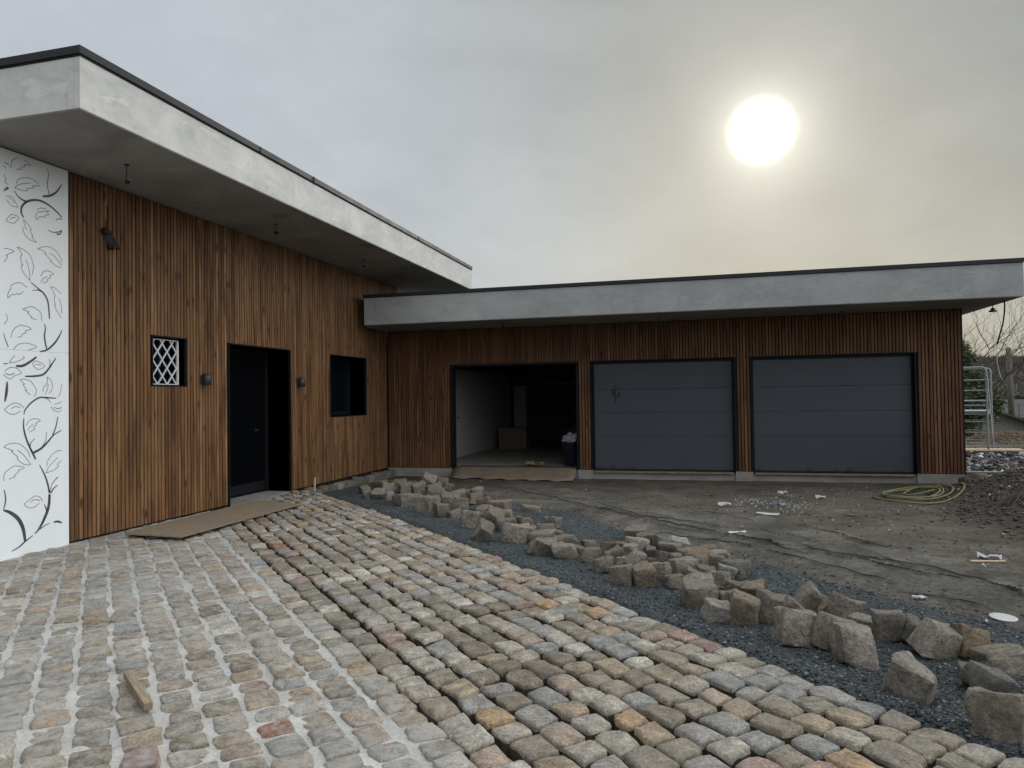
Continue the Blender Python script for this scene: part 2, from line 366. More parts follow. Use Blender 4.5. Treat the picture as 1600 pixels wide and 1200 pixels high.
def terrain_mat():
    m = Mat('site_ground', .93, 0, .25); v = m.vec()
    g = m.attr('gravel'); w = m.attr('wet'); far = m.attr('far')
    n1 = m.noise(v, 1.3, 7, .65, .5); n2 = m.noise(v, 14, 8, .7); n3 = m.noise(v, 70, 6, .75); vo = m.voro(v, 75)
    hp = m.attr('heap')
    grav = m.ramp(n3, [(.30, (.012, .016, .018)), (.5, (.052, .060, .064)), (.62, (.105, .116, .120)), (.74, (.27, .28, .28))])
    grav = m.mix(1.0, grav, m.ramp(n1, [(.3, .7), (.7, 1.3)]), 'MULTIPLY')
    dirt = m.ramp(n1, [(.3, (.050, .043, .034)), (.5, (.086, .075, .060)), (.72, (.135, .119, .097))])
    dirt = m.mix(1.0, dirt, m.ramp(n2, [(.3, .6), (.7, 1.45)]), 'MULTIPLY')
    dirt = m.mix(1.0, dirt, m.ramp(n3, [(.3, .65), (.7, 1.4)]), 'MULTIPLY')
    dirt = m.mix(m.ramp(m.voro(v, 28), [(.06, .9), (.11, 0.)]), dirt, (.26, .245, .22))
    gm = m.ramp(m.math('ADD', g, m.math('MULTIPLY_ADD', n2, .7, -.35)), [(.38, 0.), (.62, 1.)])
    col = m.mix(gm, dirt, grav)
    # pale dried silt
    silt = m.ramp(m.math('MULTIPLY', m.noise(m.vec((1, 2.2, 1)), 1.1, 6, .65, .6), m.math('SUBTRACT', 1.0, g)), [(.55, 0.), (.75, .55)])
    col = m.mix(silt, col, (.185, .175, .155))
    col = m.mix(m.math('MULTIPLY', hp, .8), col, m.ramp(n3, [(.3, (.024, .020, .016)), (.55, (.060, .050, .040)), (.75, (.11, .095, .078))]))
    wet = m.ramp(n2, [(.35, (.010, .010, .012)), (.6, (.035, .033, .034)), (.72, (.12, .12, .125)), (.8, (.40, .41, .42))])
    col = m.mix(w, col, wet)
    col = m.mix(far, col, m.ramp(n1, [(.3, (.03, .045, .02)), (.7, (.085, .09, .045))]))
    m.color(col); m.bump(n2, .6, .03); m.bump(n3, .9, .012); m.bump(vo, .4, .006)
    m.rough(m.mix(w, .93, .55)); return m.m
M['terrain'] = terrain_mat()
def fabric():
    m = Mat('dusty_fabric', .9, 0, .2); v = m.vec(); f = m.attr('fold')
    n1 = m.noise(v, 1.6, 7, .65, .6); n2 = m.noise(v, 18, 8, .7); n3 = m.noise(v, 80, 5, .7)
    c = m.ramp(n1, [(.3, (.055, .052, .046)), (.5, (.100, .093, .079)), (.70, (.175, .162, .137))])
    c = m.mix(1.0, c, m.ramp(n2, [(.3, .5), (.7, 1.55)]), 'MULTIPLY'); c = m.mix(1.0, c, m.ramp(n3, [(.3, .7), (.7, 1.3)]), 'MULTIPLY')
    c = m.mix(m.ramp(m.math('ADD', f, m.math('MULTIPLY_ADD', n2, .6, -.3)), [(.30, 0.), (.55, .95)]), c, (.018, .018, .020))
    m.color(c); m.bump(n2, .9, .03); m.bump(n3, .9, .010); return m.m
M['fabric'] = fabric()
M['pebble'] = None
def pebble(name, cols):
    m = Mat(name, .85, 0, .4); c = m.ramp(m.geo.outputs['Random Per Island'], cols, 'CONSTANT')
    m.color(m.mix(1.0, c, m.ramp(m.noise(m.vec(), 90, 4), [(.3, .7), (.7, 1.3)]), 'MULTIPLY')); return m.m
M['pebble'] = pebble('basalt_chippings', [(0, (.035, .044, .050)), (.35, (.06, .070, .078)), (.6, (.025, .030, .034)), (.8, (.10, .112, .12)), (.93, (.19, .20, .205))])
M['clod'] = pebble('soil_clods', [(0, (.055, .046, .037)), (.3, (.075, .063, .050)), (.55, (.040, .034, .028)), (.78, (.105, .092, .078)), (.95, (.20, .19, .17)), (.988, (.42, .41, .38))])
M['tile'] = pebble('wet_rubble', [(0, (.012, .012, .015)), (.45, (.03, .03, .034)), (.7, (.07, .07, .075)), (.86, (.25, .26, .27)), (.95, (.55, .57, .6))])
def brick():
    m = Mat('brick_wall', .9); n = m.N.new('ShaderNodeTexBrick'); mp = m.N.new('ShaderNodeMapping'); m.L.new(m.geo.outputs['Position'], mp.inputs[0])
    mp.inputs['Rotation'].default_value = (math.radians(90), 0, 0); m.L.new(mp.outputs[0], n.inputs[0]); n.inputs['Scale'].default_value = 2.0
    n.inputs['Color1'].default_value = (.20, .10, .06, 1); n.inputs['Color2'].default_value = (.12, .06, .04, 1); n.inputs['Mortar'].default_value = (.2, .19, .17, 1)
    m.color(n.outputs[0]); return m.m
M['brick'] = brick()
def leafmat(name, c0, c1):
    m = Mat(name, .75, 0, .2); n = m.noise(m.vec(), 1.5, 4); r = m.geo.outputs['Random Per Island']
    m.color(m.mix(m.math('ADD', m.math('MULTIPLY', r, .6), m.math('MULTIPLY', n, .4)), c0, c1)); return m.m
M['pine'] = leafmat('pine_needles', (.035, .06, .03), (.13, .155, .08))
M['ivy'] = leafmat('hedge_leaves', (.03, .06, .03), (.07, .11, .06))
M['smudge'] = flat('dark_smudge', (.026, .028, .033), .8, 0, .3, 30)
M['wood_far'] = leafmat('winter_wood', (.075, .068, .060), (.135, .125, .112))
M['brownheap'] = pebble('brown_litter', [(0, (.10, .065, .045)), (.4, (.14, .09, .06)), (.7, (.07, .05, .037)), (.9, (.22, .16, .11))])
def siding():
    m = Mat('pale_siding', .8); m.color(m.mix(m.noise(m.vec(), 3, 5), (.21, .205, .17), (.28, .27, .23))); return m.m
M['siding'] = siding()

# ---------------------------------------------------------------- terrain
def sm(a, b, x): 
    t = np.clip((x-a)/(b-a), 0, 1); return t*t*(3-2*t)
SQ = math.sqrt(2)
S_B = 1.41                                       # joint between mortared and open paving
def s_edge(t): 
    t = np.asarray(t, dtype=float); return 3.41 - .24*np.clip((-t-8)/4.7, 0, 1.4)**2
def st(x, y): return (x+y)/SQ, (x-y)/SQ
def xy(s, t): return (s+t)/SQ, (s-t)/SQ
def ground(x, y):
    x = np.asarray(x, dtype=float); y = np.asarray(y, dtype=float)
    z = -.10 - .10*sm(9.5, 14.3, y)
    z = z + .0*x
    # heap at the right
    m = 1.25*sm(3.1, 6.3, x - .15*np.sin(y*1.7)) * sm(7.2, 10.2, y + .2*np.sin(x*2)) * (1-sm(12.0+.5*sm(5.2, 6.5, x), 14.3+1.2*sm(5.4, 6.8, x), y + .2*np.sin(x*1.3)))
    z = z + m
    # slope down behind the building
    z = z - .75*sm(25, 34, y)*sm(2, 6, x) - .9*sm(34, 60, y)
    # brown heap far right
    z = z + .50*np.exp(-((x-10.2)/1.7)**2-((y-27.5)/1.2)**2)
    # bed of the paving
    s, t = st(x, y)
    pav = sm(-.16, -.02, s_edge(t)-s)*(x > -7.1)
    z = z*(1-pav) + (-.20)*pav
    # gravel lifts a little against the stones of the paving edge
    e = s - s_edge(t); z = z + .045*np.exp(-((e-.12)/.16)**2)*(e > -.03)
    return z
_g1 = rng.uniform(0, 6.28, (60, 3)); 
def fbm(x, y):
    out = np.zeros_like(x)
    k = 0
    for i in range(60):
        fr = 1.2*1.075**i; a = _g1[i, 0]; out += np.sin((x*math.cos(a)+y*math.sin(a))*fr*2+_g1[i, 1]*3)*(1/fr**.85)*.12
    return out
def axis(lo, hi, step, out_lo, out_hi, n):
    a = -np.geomspace(1, abs(out_lo-lo)+1, n)[::-1]+lo+1
    b = np.geomspace(1, out_hi-hi+1, n)+hi-1
    return np.concatenate([a[:-1], np.arange(lo, hi, step), b])
xs = axis(-7.2, 9.5, .055, -900, 900, 16); ys = axis(0.6, 17.0, .055, -900, 900, 16)
ins = (ys > 17) & (ys < 60); ys = np.concatenate([ys[ys <= 17.0], np.arange(17.0, 40, .25)[1:], ys[ys > 42]])
XX, YY = np.meshgrid(xs, ys)
ZZ = ground(XX, YY)
near = (1-sm(9, 14, np.abs(XX)))*(1-sm(28, 40, YY))
moundm = sm(3.2, 4.6, XX)*sm(7.5, 10, YY)*(1-sm(14.5, 16, YY))
ZZ += near*(.012*fbm(XX, YY)*(1+3.0*moundm+2.0*sm(16, 18, YY)) + .006*fbm(XX*3.1+5, YY*3.1))
gl = np.interp(XX, [-7, -6.6, -4.0, -1.75, -.65, .6, 1.45, 2.1, 4], [14.6, 14.4, 11.6, 10.1, 8.2, 7.3, 6.3, 5.7, 4])
gravel = 1-sm(-.5, .5, YY-gl)
gravel = gravel*(1-sm(-.4, .4, XX-2.9)*.4)
wet = sm(15.3, 16.5, YY)*sm(4.9, 5.4, XX)*(1-sm(23.5, 26, YY))
far = sm(30, 42, np.hypot(XX, YY))
nv = XX.size; nr, nc = XX.shape
idx = np.arange(nv).reshape(nr, nc)
quads = np.stack([idx[:-1, :-1], idx[:-1, 1:], idx[1:, 1:], idx[1:, :-1]], -1).reshape(-1, 4)
def grid_mesh(name, V, Q, mat, attrs=None, smooth=True):
    me = bpy.data.meshes.new(name); me.vertices.add(len(V)); me.vertices.foreach_set('co', V.astype(np.float32).ravel())
    me.loops.add(len(Q)*4); me.loops.foreach_set('vertex_index', Q.astype(np.int32).ravel())
    me.polygons.add(len(Q)); me.polygons.foreach_set('loop_start', np.arange(0, len(Q)*4, 4, dtype=np.int32))
    me.polygons.foreach_set('use_smooth', [smooth]*len(Q))
    me.update(calc_edges=True); me.materials.append(mat)
    for k, a in (attrs or {}).items():
        at = me.attributes.new(k, 'FLOAT', 'POINT'); at.data.foreach_set('value', a.astype(np.float32).ravel())
    return me
me = grid_mesh('ground', np.stack([XX, YY, ZZ], -1).reshape(-1, 3), quads, M['terrain'], dict(gravel=gravel, wet=wet, far=far, heap=sm(3.0, 3.7, XX-.15*np.sin(YY*1.7))*sm(7.2, 8.6, YY)*(1-sm(15.2, 16, YY))))
ground_o = link('ground', me, None, 'structure')
def gz(x, y):
    """height of the built terrain"""
    i = np.searchsorted(xs, x)-1; j = np.searchsorted(ys, y)-1
    fx = (x-xs[i])/(xs[i+1]-xs[i]); fy = (y-ys[j])/(ys[j+1]-ys[j])
    return float(ZZ[j, i]*(1-fx)*(1-fy)+ZZ[j, i+1]*fx*(1-fy)+ZZ[j+1, i]*(1-fx)*fy+ZZ[j+1, i+1]*fx*fy)

# scattered chippings / clods, each a small uneven solid (joined: nobody could count them)
_oct = np.array([(1,0,0),(-1,0,0),(0,1,0),(0,-1,0),(0,0,1),(0,0,-1)], float)
_octf = [(0,2,4),(2,1,4),(1,3,4),(3,0,4),(2,0,5),(1,2,5),(3,1,5),(0,3,5)]
def chips(name, pts, sizes, mat, parent=None, flatk=.7):
    n = len(pts); V = np.repeat(_oct[None], n, 0)*rng.uniform(.6, 1.3, (n, 6, 1))
    V += rng.uniform(-.25, .25, V.shape); V[:, :, 2] *= flatk
    a = rng.uniform(0, 6.28, n); b = rng.uniform(-.5, .5, n)
    ca, sa = np.cos(a)[:, None], np.sin(a)[:, None]
    x = V[:, :, 0]*ca-V[:, :, 1]*sa; y = V[:, :, 0]*sa+V[:, :, 1]*ca; V[:, :, 0] = x; V[:, :, 1] = y
    cb, sb = np.cos(b)[:, None], np.sin(b)[:, None]
    x = V[:, :, 0]*cb-V[:, :, 2]*sb; z = V[:, :, 0]*sb+V[:, :, 2]*cb; V[:, :, 0] = x; V[:, :, 2] = z
    V = V*np.asarray(sizes)[:, None, None]+np.asarray(pts)[:, None, :]
    T = (np.array(_octf)[None]+6*np.arange(n)[:, None, None]).reshape(-1, 3)
    me = bpy.data.meshes.new(name); me.vertices.add(n*6); me.vertices.foreach_set('co', V.astype(np.float32).ravel())
    me.loops.add(len(T)*3); me.loops.foreach_set('vertex_index', T.astype(np.int32).ravel())
    me.polygons.add(len(T)); me.polygons.foreach_set('loop_start', np.arange(0, len(T)*3, 3, dtype=np.int32)); me.update(calc_edges=True)
    me.materials.append(mat)
    return link(name, me, parent, 'stuff')
def scatter(n, x0, x1, y0, y1, fn, lo, hi, pw=3):
    P = []; Sz = []
    while len(P) < n:
        x = random.uniform(x0, x1); y = random.uniform(y0, y1)
        if random.random() > fn(x, y): continue
        s = lo+(hi-lo)*random.random()**pw; P.append((x, y, gz(x, y)+s*.2)); Sz.append(s)
    return P, Sz
def f_grav(x, y):
    s, t = st(x, y); e = s-float(s_edge(t)); gy = float(np.interp(x, [-7, -6.6, -4.0, -1.75, -.65, .6, 1.45, 2.1, 4], [14.6, 14.4, 11.6, 10.1, 8.2, 7.3, 6.3, 5.7, 4]))
    if e < .02 or y > gy+.6: return 0
    return min(1, 14/(x*x+y*y))*(1 if y < gy else .4)
P, Z_ = scatter(38000, -6.6, 3.6, 2.6, 14, f_grav, .004, .016, 2.2)
tag(chips('gravel', P, Z_, M['pebble'], ground_o), 'dark blue-grey basalt chippings under the loose stones')
def f_mound(x, y): return float(sm(3.0, 4.2, np.array(x-.15*math.sin(y*1.7)))*sm(6.8, 9.5, np.array(y))) *(1-.93*float(sm(12.6, 14.2, np.array(y)))) if not (y > 14.8 and x < 4.95) else 0
P, Z_ = scatter(34000, 2.9, 8.5, 6.8, 15.6, f_mound, .005, .042, 5.5)
tag(chips('soil_clod', P, Z_, M['clod'], ground_o), 'crumbled brown soil and pebbles of the heap')
def f_dirt(x, y):
    s, t = st(x, y); gy = float(np.interp(x, [-7, -4.0, -1.75, -.65, .6, 1.45, 2.1, 4], [14.6, 11.6, 10.1, 8.2, 7.3, 6.3, 5.7, 4]))
    return 0 if y < gy-.2 else min(1, 50/(x*x+y*y))
P, Z_ = scatter(5000, -6, 4.5, 5.5, 14.7, f_dirt, .004, .028, 5)
tag(chips('dirt_crumbs', P, Z_, M['clod'], ground_o), 'crumbs of soil and small stones on the bare dirt')
P, Z_ = scatter(3500, 4.95, 9.3, 15.4, 24, lambda x, y: 1, .012, .09, 3)
tag(chips('rubble', P, Z_, M['tile'], ground_o), 'wet black rubble with pale chips behind the garage corner')
P, Z_ = scatter(7000, 8, 12.6, 25.6, 29.4, lambda x, y: math.exp(-((x-10.2)/1.7)**2-((y-27.5)/1.2)**2), .015, .055, 2)
tag(chips('leaf_litter', P, Z_, M['brownheap'], ground_o), 'reddish brown heap of earth and leaf litter')

# ---------------------------------------------------------------- cobbled paving
def cobble_mesh(i, mat):
    rr = random.Random(100+i); n = 6; lin = [-.5, -.435, -.15, .15, .435, .5]
    V = []; Fc = []; ph = [rr.uniform(0, 6.28) for _ in range(8)]
    exx = rr.uniform(4.5, 12); skew = rr.uniform(-.09, .09); tap = rr.uniform(-.07, .07); skew2 = rr.uniform(-.06, .06)
    def outline(x, y):
        # superellipse-round the corner, wobble the sides
        r = (abs(2*x)**exx+abs(2*y)**exx)**(1/exx); m_ = max(abs(2*x), abs(2*y))
        k = (m_/r) if r > 1e-6 else 1
        a = math.atan2(y, x); w = 1+.02*math.sin(2*a+ph[0])+.035*math.sin(3*a+ph[1])+.03*math.sin(5*a+ph[2])+.03*math.sin(8*a+ph[3])
        return x*k*w*(1+tap*y*2)+skew*y, y*k*w*(1+tap*x)+skew2*x
    dome = rr.uniform(-.03, .09)
    tilt = (rr.uniform(-.07, .07), rr.uniform(-.07, .07))
    for b in range(n):
        for a in range(n):
            x, y = lin[a], lin[b]; e = max(abs(x), abs(y)); X, Y = outline(x, y)
            z = 0.0 - dome*.32*((2*abs(x))**3+(2*abs(y))**3)/2 - (.055 if e > .45 else 0) + rr.uniform(-.045, .045)*(1 if e < .45 else .7) + x*tilt[0] + y*tilt[1]
            if e > .45: X *= .975; Y *= .975
            V.append((X, Y, z))
    def vid(a, b): return b*n+a
    for b in range(n-1):
        for a in range(n-1): Fc.append((vid(a, b), vid(a+1, b), vid(a+1, b+1), vid(a, b+1)))
    ring = [(a, 0) for a in range(n-1)]+[(n-1, b) for b in range(n-1)]+[(a, n-1) for a in range(n-1, 0, -1)]+[(0, b) for b in range(n-1, 0, -1)]
    prev = [vid(*q) for q in ring]
    for lvl, (sc, z) in enumerate([(1.0, -.20), (.995, -.60), (.97, -1.0)]):
        cur = []
        for (a, b) in ring:
            X, Y = outline(lin[a], lin[b]); j = 1+rr.uniform(-.02, .02); V.append((X*sc*j, Y*sc*j, z+rr.uniform(-.03, .03))); cur.append(len(V)-1)
        for k in range(len(ring)):
            k2 = (k+1) % len(ring); Fc.append((prev[k], cur[k], cur[k2], prev[k2]))
        prev = cur
    me = bpy.data.meshes.new('cobblestone'); me.from_pydata(V, [], Fc); me.update(); me.polygons.foreach_set('use_smooth', [True]*len(me.polygons))
    me.materials.append(mat)
    if mat is M['cob_o']:      # lower sides: soil colour, darkened to put shade into the joints
        me.materials.append(M['soil_shade_flank'])
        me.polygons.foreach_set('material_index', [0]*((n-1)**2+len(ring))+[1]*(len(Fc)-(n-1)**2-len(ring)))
    return me, V, Fc
NM = 28
kinds_m = [cobble_mesh(i, M['cob_m']) for i in range(NM)]
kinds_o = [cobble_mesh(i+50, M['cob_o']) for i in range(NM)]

def place_paving(name, stones, kinds, mat, label, zof):
    """stones: (s, t, along, across, z, height)"""
    root = empty(name, None, None, (0, 0, 0), None, 'structure')
    items = []
    for (s, t, al, ac, z, h) in stones:
        x, y = xy(s, t); u, v, d = project((x, y, z))
        vis = d > .3 and -60 < u < 1660 and v < 1290 
        area = al*ac/(d**3) if vis else -1
        items.append((area, x, y, al, ac, z, h))
    items.sort(key=lambda q: -q[0])
    Vs = []; Fs = []; Mi = []
    for n, (area, x, y, al, ac, z, h) in enumerate(items):
        me, V, Fc = kinds[random.randrange(NM)]
        rot = -math.pi/4 + random.gauss(0, .035) + (math.pi if random.random() < .5 else 0)
        if n < 300 and area > 0:
            o = bpy.data.objects.new('cobblestone', me); COL.objects.link(o); o.parent = root
            o.location = (x, y, z); o.rotation_euler = (random.gauss(0, .03), random.gauss(0, .03), rot); o.scale = (al, ac, h)
        else:
            c, s_ = math.cos(rot), math.sin(rot); base = len(Vs)
            for vx, vy, vz in V:
                px, py = vx*al, vy*ac; Vs.append((x+px*c-py*s_, y+px*s_+py*c, z+vz*h))
            Fs += [tuple(i+base for i in f) for f in Fc]; Mi += [p_.material_index for p_ in me.polygons]
    if Vs:
        so = mesh_obj('cobblestones', Vs, Fs, mat, root, True, 'stuff')
        if max(Mi): so.data.materials.append(M['soil_shade_flank']); so.data.polygons.foreach_set('material_index', Mi)
    return root
def in_paving(x, y, m=0.08): return x > -6.93+m and y > -1.5
rows = []
# open joints, eleven rows
NR = 11
board_poly = None
stones_o = []
for k in range(NR):
    t = -13.4 + random.uniform(0, .15)
    while t < 2.6:
        al = random.choice([.15, .165, .175, .185, .20, .215, .24])*random.uniform(.94, 1.06)
        w = (float(s_edge(t+al/2))-S_B)/NR
        s = S_B+(k+.5)*w; x, y = xy(s, t+al/2)
        z = -.018+random.gauss(0, .006) - (.010 if k == NR-1 else 0)
        if in_paving(x, y, .10) and y < 13.0: stones_o.append((s-(.010 if k == 0 else 0)+random.gauss(0, .004), t+al/2, al-.012, w-.024-random.random()*.010, z+random.gauss(0, .003), .14))
        t += al+.004
stones_m = []
for k in range(18):
    t = -13.4+random.uniform(0, .2)
    while t < 3.0:
        al = random.choice([.135, .15, .165, .175, .19, .21])*random.uniform(.92, 1.08)
        w = .192; s = S_B-(k+.5)*w + (.006 if k == 0 else -.006); x, y = xy(s, t+al/2)
        z = -.024+random.gauss(0, .004)
        ac = random.uniform(.148, .176) if k > 0 else random.uniform(.15, .17)
        if in_paving(x, y, .06) and y > -1.0: stones_m.append((s+random.gauss(0, .006), t+al/2, al-.012, ac, z, .12))
        t += al+.004
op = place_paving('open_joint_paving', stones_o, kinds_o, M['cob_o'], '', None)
mp_ = place_paving('mortared_paving', stones_m, kinds_m, M['cob_m'], '', None)
# joint sand of the mortared part: fine uneven sheet lying just under the stone crowns
def strip_sheet(name, s0, s1, zfun, mat, parent, step=.035):
    ss = np.arange(s0, s1+1e-6, step); ts = np.arange(-13.0, 3.0, step); Sg, Tg = np.meshgrid(ss, ts)
    X = (Sg+Tg)/SQ; Y = (Sg-Tg)/SQ; Z = zfun(Sg, Tg, X, Y)
    V = np.stack([X, Y, Z], -1).reshape(-1, 3); n0, n1 = X.shape; id_ = np.arange(X.size).reshape(n0, n1)
    Q = np.stack([id_[:-1, :-1], id_[:-1, 1:], id_[1:, 1:], id_[1:, :-1]], -1).reshape(-1, 4)
    cx = V[Q].mean(1); keep = (cx[:, 0] > -6.97) & (cx[:, 1] > -1.2) & (cx[:, 1] < 12.6); Q = Q[keep]
    used = np.unique(Q); remap = -np.ones(len(V), int); remap[used] = np.arange(len(used))
    me = grid_mesh(name, V[used], remap[Q], mat); return link(name, me, parent)
strip_sheet('joint_sand', S_B-18*.192, S_B+.02, lambda s, t, x, y: -.0385+.006*fbm(x*2.3, y*2.3)+.010*fbm(x*6, y*6+3)-.09*sm(S_B-.025, S_B+.02, s), M['mortar'], mp_)
strip_sheet('joint_bed', S_B-.05, 3.36, lambda s, t, x, y: -.128+.02*fbm(x*2, y*2), M['bed'], op, .06)

# ---------------------------------------------------------------- kerb row at the wall foot
kr = empty('wall_kerb', 'row of rough upright setts edging the wall foot into the garage corner', 'kerb', (-6.8, 12, -.1))
kerb_kinds = [cobble_mesh(i+90, M['loose']) for i in range(6)]
def kerb_stone(x, y, rz, l, w, h):
    me, V, Fc = random.choice(kerb_kinds)
    o = bpy.data.objects.new('kerb_stone', me); COL.objects.link(o); o.parent = kr
    o.location = (x-kr.location.x, y-kr.location.y, h+.10); o.rotation_euler = (random.gauss(0, .05), random.gauss(0, .04), rz+random.gauss(0, .04)); o.scale = (l, w, .26)
yk = 11.35
while yk < 14.75:
    l = random.uniform(.19, .27); kerb_stone(-6.80+random.gauss(0, .01), yk+l/2, math.pi/2, l-.012, .17, -.055+random.gauss(0, .015)); yk += l

# ---------------------------------------------------------------- house
XA, YB = -6.95, 15.0
house = empty('house', 'main house wing with brown slatted timber wall and wide pale rendered flat roof', 'house', (XA, 10, 0))
def hchild(o, par=house):
    o.parent = par; o.matrix_parent_inverse = par.matrix_world.inverted() if False else Matrix.Translation(-Vector(par.location)); return o
T_H = Matrix.Translation(-Vector(house.location))
def under(par, o):
    """parent without moving; par is an Empty with a plain location, or an unmoved mesh"""
    o.parent = par
    loc = Vector(par.location) if par.parent is None else Vector((0, 0, 0))
    o.matrix_parent_inverse = Matrix.Translation(-loc); return o
SOF = 4.23
b = MB()
D0, D1, DT = 9.37, 11.04, 2.435
W0, W1, WB, WT = 7.80, 8.43, 1.785, 2.435
V0, V1, VB, VT = 12.46, 13.97, 1.235, 2.435
xb0, xb1 = -7.55, -6.985
def wall_run(y0, y1, z0, z1): b.box(xb0, xb1, y0, y1, z0, z1)
wall_run(6.49, W0, -.3, SOF); wall_run(W0, W1, -.3, WB); wall_run(W0, W1, WT, SOF); wall_run(W1, D0, -.3, SOF)
wall_run(D0, D1, DT, SOF); wall_run(D0, D1, -.3, -.045); wall_run(D1, V0, -.3, SOF); wall_run(V0, V1, -.3, VB); wall_run(V0, V1, VT, SOF); wall_run(V1, 15.70, -.3, SOF)
clad = under(house, b.build('timber_cladding', M['black']))
under(house, MB().box(-16, xb0-.002, 5.9, 15.70, -.3, SOF).build('core_wall', M['render']))
# slats: shared meshes by height
_sl = {}
def slat_mesh(h, mat, w=.046, d=.026, axis='y'):
    key = (round(h, 2), mat.name, axis)
    if key not in _sl:
        bm = bmesh.new(); bmesh.ops.create_cube(bm, size=1)
        for v in bm.verts:
            a, c = (d, w) if axis == 'y' else (w, d)
            v.co = Vector((v.co.x*a, v.co.y*c, (v.co.z+.5)*h))
        es = [e for e in bm.edges if abs(e.verts[0].co.z-e.verts[1].co.z) > .01]
        bmesh.ops.bevel(bm, geom=es, offset=.003, segments=1, affect='EDGES')
        me = bpy.data.meshes.new('slat'); bm.to_mesh(me); bm.free(); me.materials.append(mat); _sl[key] = me
    return _sl[key]
def slat(par, x, y, z0, z1, mat, axis='y'):
    o = bpy.data.objects.new('slat', slat_mesh(z1-z0, mat, axis=axis)); COL.objects.link(o)
    o.location = (x, y, z0); o.rotation_euler = (0, 0, random.gauss(0, .008)); under(par, o); return o
PITCH = .0622
y = 6.55
while y < 15.66:
    dx = XA-.0125+random.gauss(0, .0012)
    segs = [(-.014, 4.215)]
    def cut(a0, a1): return y+.0245 > a0 and y-.0245 < a1
    if cut(D0-.02, D1+.02): segs = [(DT+.02, 4.215)]
    if cut(W0-.015, W1+.015): segs = [(-.014, WB-.015), (WT+.015, 4.215)]
    if cut(V0-.015, V1+.015): segs = [(-.014, VB-.015), (VT+.015, 4.215)]
    if y > 15.02: segs = [(3.3, 4.215)]
    for a, c in segs: slat(clad, dx, y, a, c, M['wood'])
    y += PITCH
# corner board of slats towards the white panel
under(clad, MB().box(-6.985, -6.955, 6.487, 6.508, 0, 4.215).build('corner_trim', M['black']))
# door
dr = under(house, MB().box(-7.47, -7.44, D0+.06, D1-.03, -.02, DT-.04).build('door', M['leaf']))
def sub(par, mb, name, mat, smooth=False): return under(par, mb.build(name, mat, None, smooth))
f = MB().box(-7.46, XA+.004, D0-.02, D0+.0, -.05, DT+.02).box(-7.46, XA+.004, D1, D1+.02, -.05, DT+.02).box(-7.46, XA+.004, D0-.02, D1+.02, DT, DT+.02)
sub(dr, f, 'door_reveal', M['reveal'])
f = MB().box(-7.44, -7.40, D0+.002, D0+.07, -.02, DT-.003).box(-7.44, -7.40, D1-.07, D1-.002, -.02, DT-.003).box(-7.44, -7.40, D0+.07, D1-.07, DT-.07, DT-.003)
sub(dr, f, 'door_frame', M['frame'])
sub(dr, MB().box(-7.438, -7.425, D0+.09, D1-.09, .0, .16), 'kick_plate', M['frame'])
h = MB().tube([(-7.43, 10.72, 1.05), (-7.37, 10.72, 1.05), (-7.37, 10.60, 1.05)], .011, 8).tube([(-7.438, 10.72, 1.05), (-7.43, 10.72, 1.05)], .028, 12)
sub(dr, h, 'handle', M['cap'])
sub(dr, MB().box(-7.44, XA+.02, D0+.004, D1-.004, -.12, -.035), 'threshold', M['plinth'])
# window with lattice grille
wn = under(house, MB().box(-7.20, -7.19, W0, W1, WB, WT).build('window', M['glassdark']))
f = MB()
for (a, c, e, g_) in ((W0-.016, W0, WB-.016, WT+.016), (W1, W1+.016, WB-.016, WT+.016), (W0, W1, WB-.016, WB), (W0, W1, WT, WT+.016)):
    f.box(-7.22, XA+.004, a, c, e, g_)
sub(wn, f, 'window_frame', M['frame'])
gx = -7.05; g0, g1 = W0+.012, W1-.075
gr = MB().box(gx-.012, gx+.012, g0, g0+.012, WB+.012, WT-.02).box(gx-.012, gx+.012, g1, g1+.028, WB+.012, WT-.02).box(gx-.012, gx+.012, g0+.012, g1, WB+.012, WB+.024).box(gx-.012, gx+.012, g0+.012, g1, WT-.032, WT-.02)
grille = sub(wn, gr, 'grille_frame', M['galv'])
zl, zh = WB+.024, WT-.032
def clip(p, q, lo, hi):
    (ya, za), (yb, zb) = p, q; t0, t1 = 0., 1.
    for (a, d, l_, h_) in ((ya, yb-ya, lo[0], hi[0]), (za, zb-za, lo[1], hi[1])):
        if abs(d) < 1e-9:
            if a < l_ or a > h_: return None
            continue
        u0, u1 = (l_-a)/d, (h_-a)/d
        if u0 > u1: u0, u1 = u1, u0
        t0, t1 = max(t0, u0), min(t1, u1)
    if t1-t0 < .02: return None
    return (ya+(yb-ya)*t0, za+(zb-za)*t0), (ya+(yb-ya)*t1, za+(zb-za)*t1)
sp = .178; ratio = 1.35*.62/ .62
for sgn in (1, -1):
    for k in range(-8, 12):
        yc = g0 + k*sp
        p = (yc, zl); q = (yc+sgn*(zh-zl)/1.25, zh)
        c = clip(p, q, (g0+.012, zl), (g1, zh))
        if c:
            (ya, za), (yb, zb) = c; off = .006*sgn
            o = MB().bar((gx+off, ya, za), (gx+off, yb, zb), .017, .016, (1, 0, 0)).build('bar', M['galv']); under(wn, o)
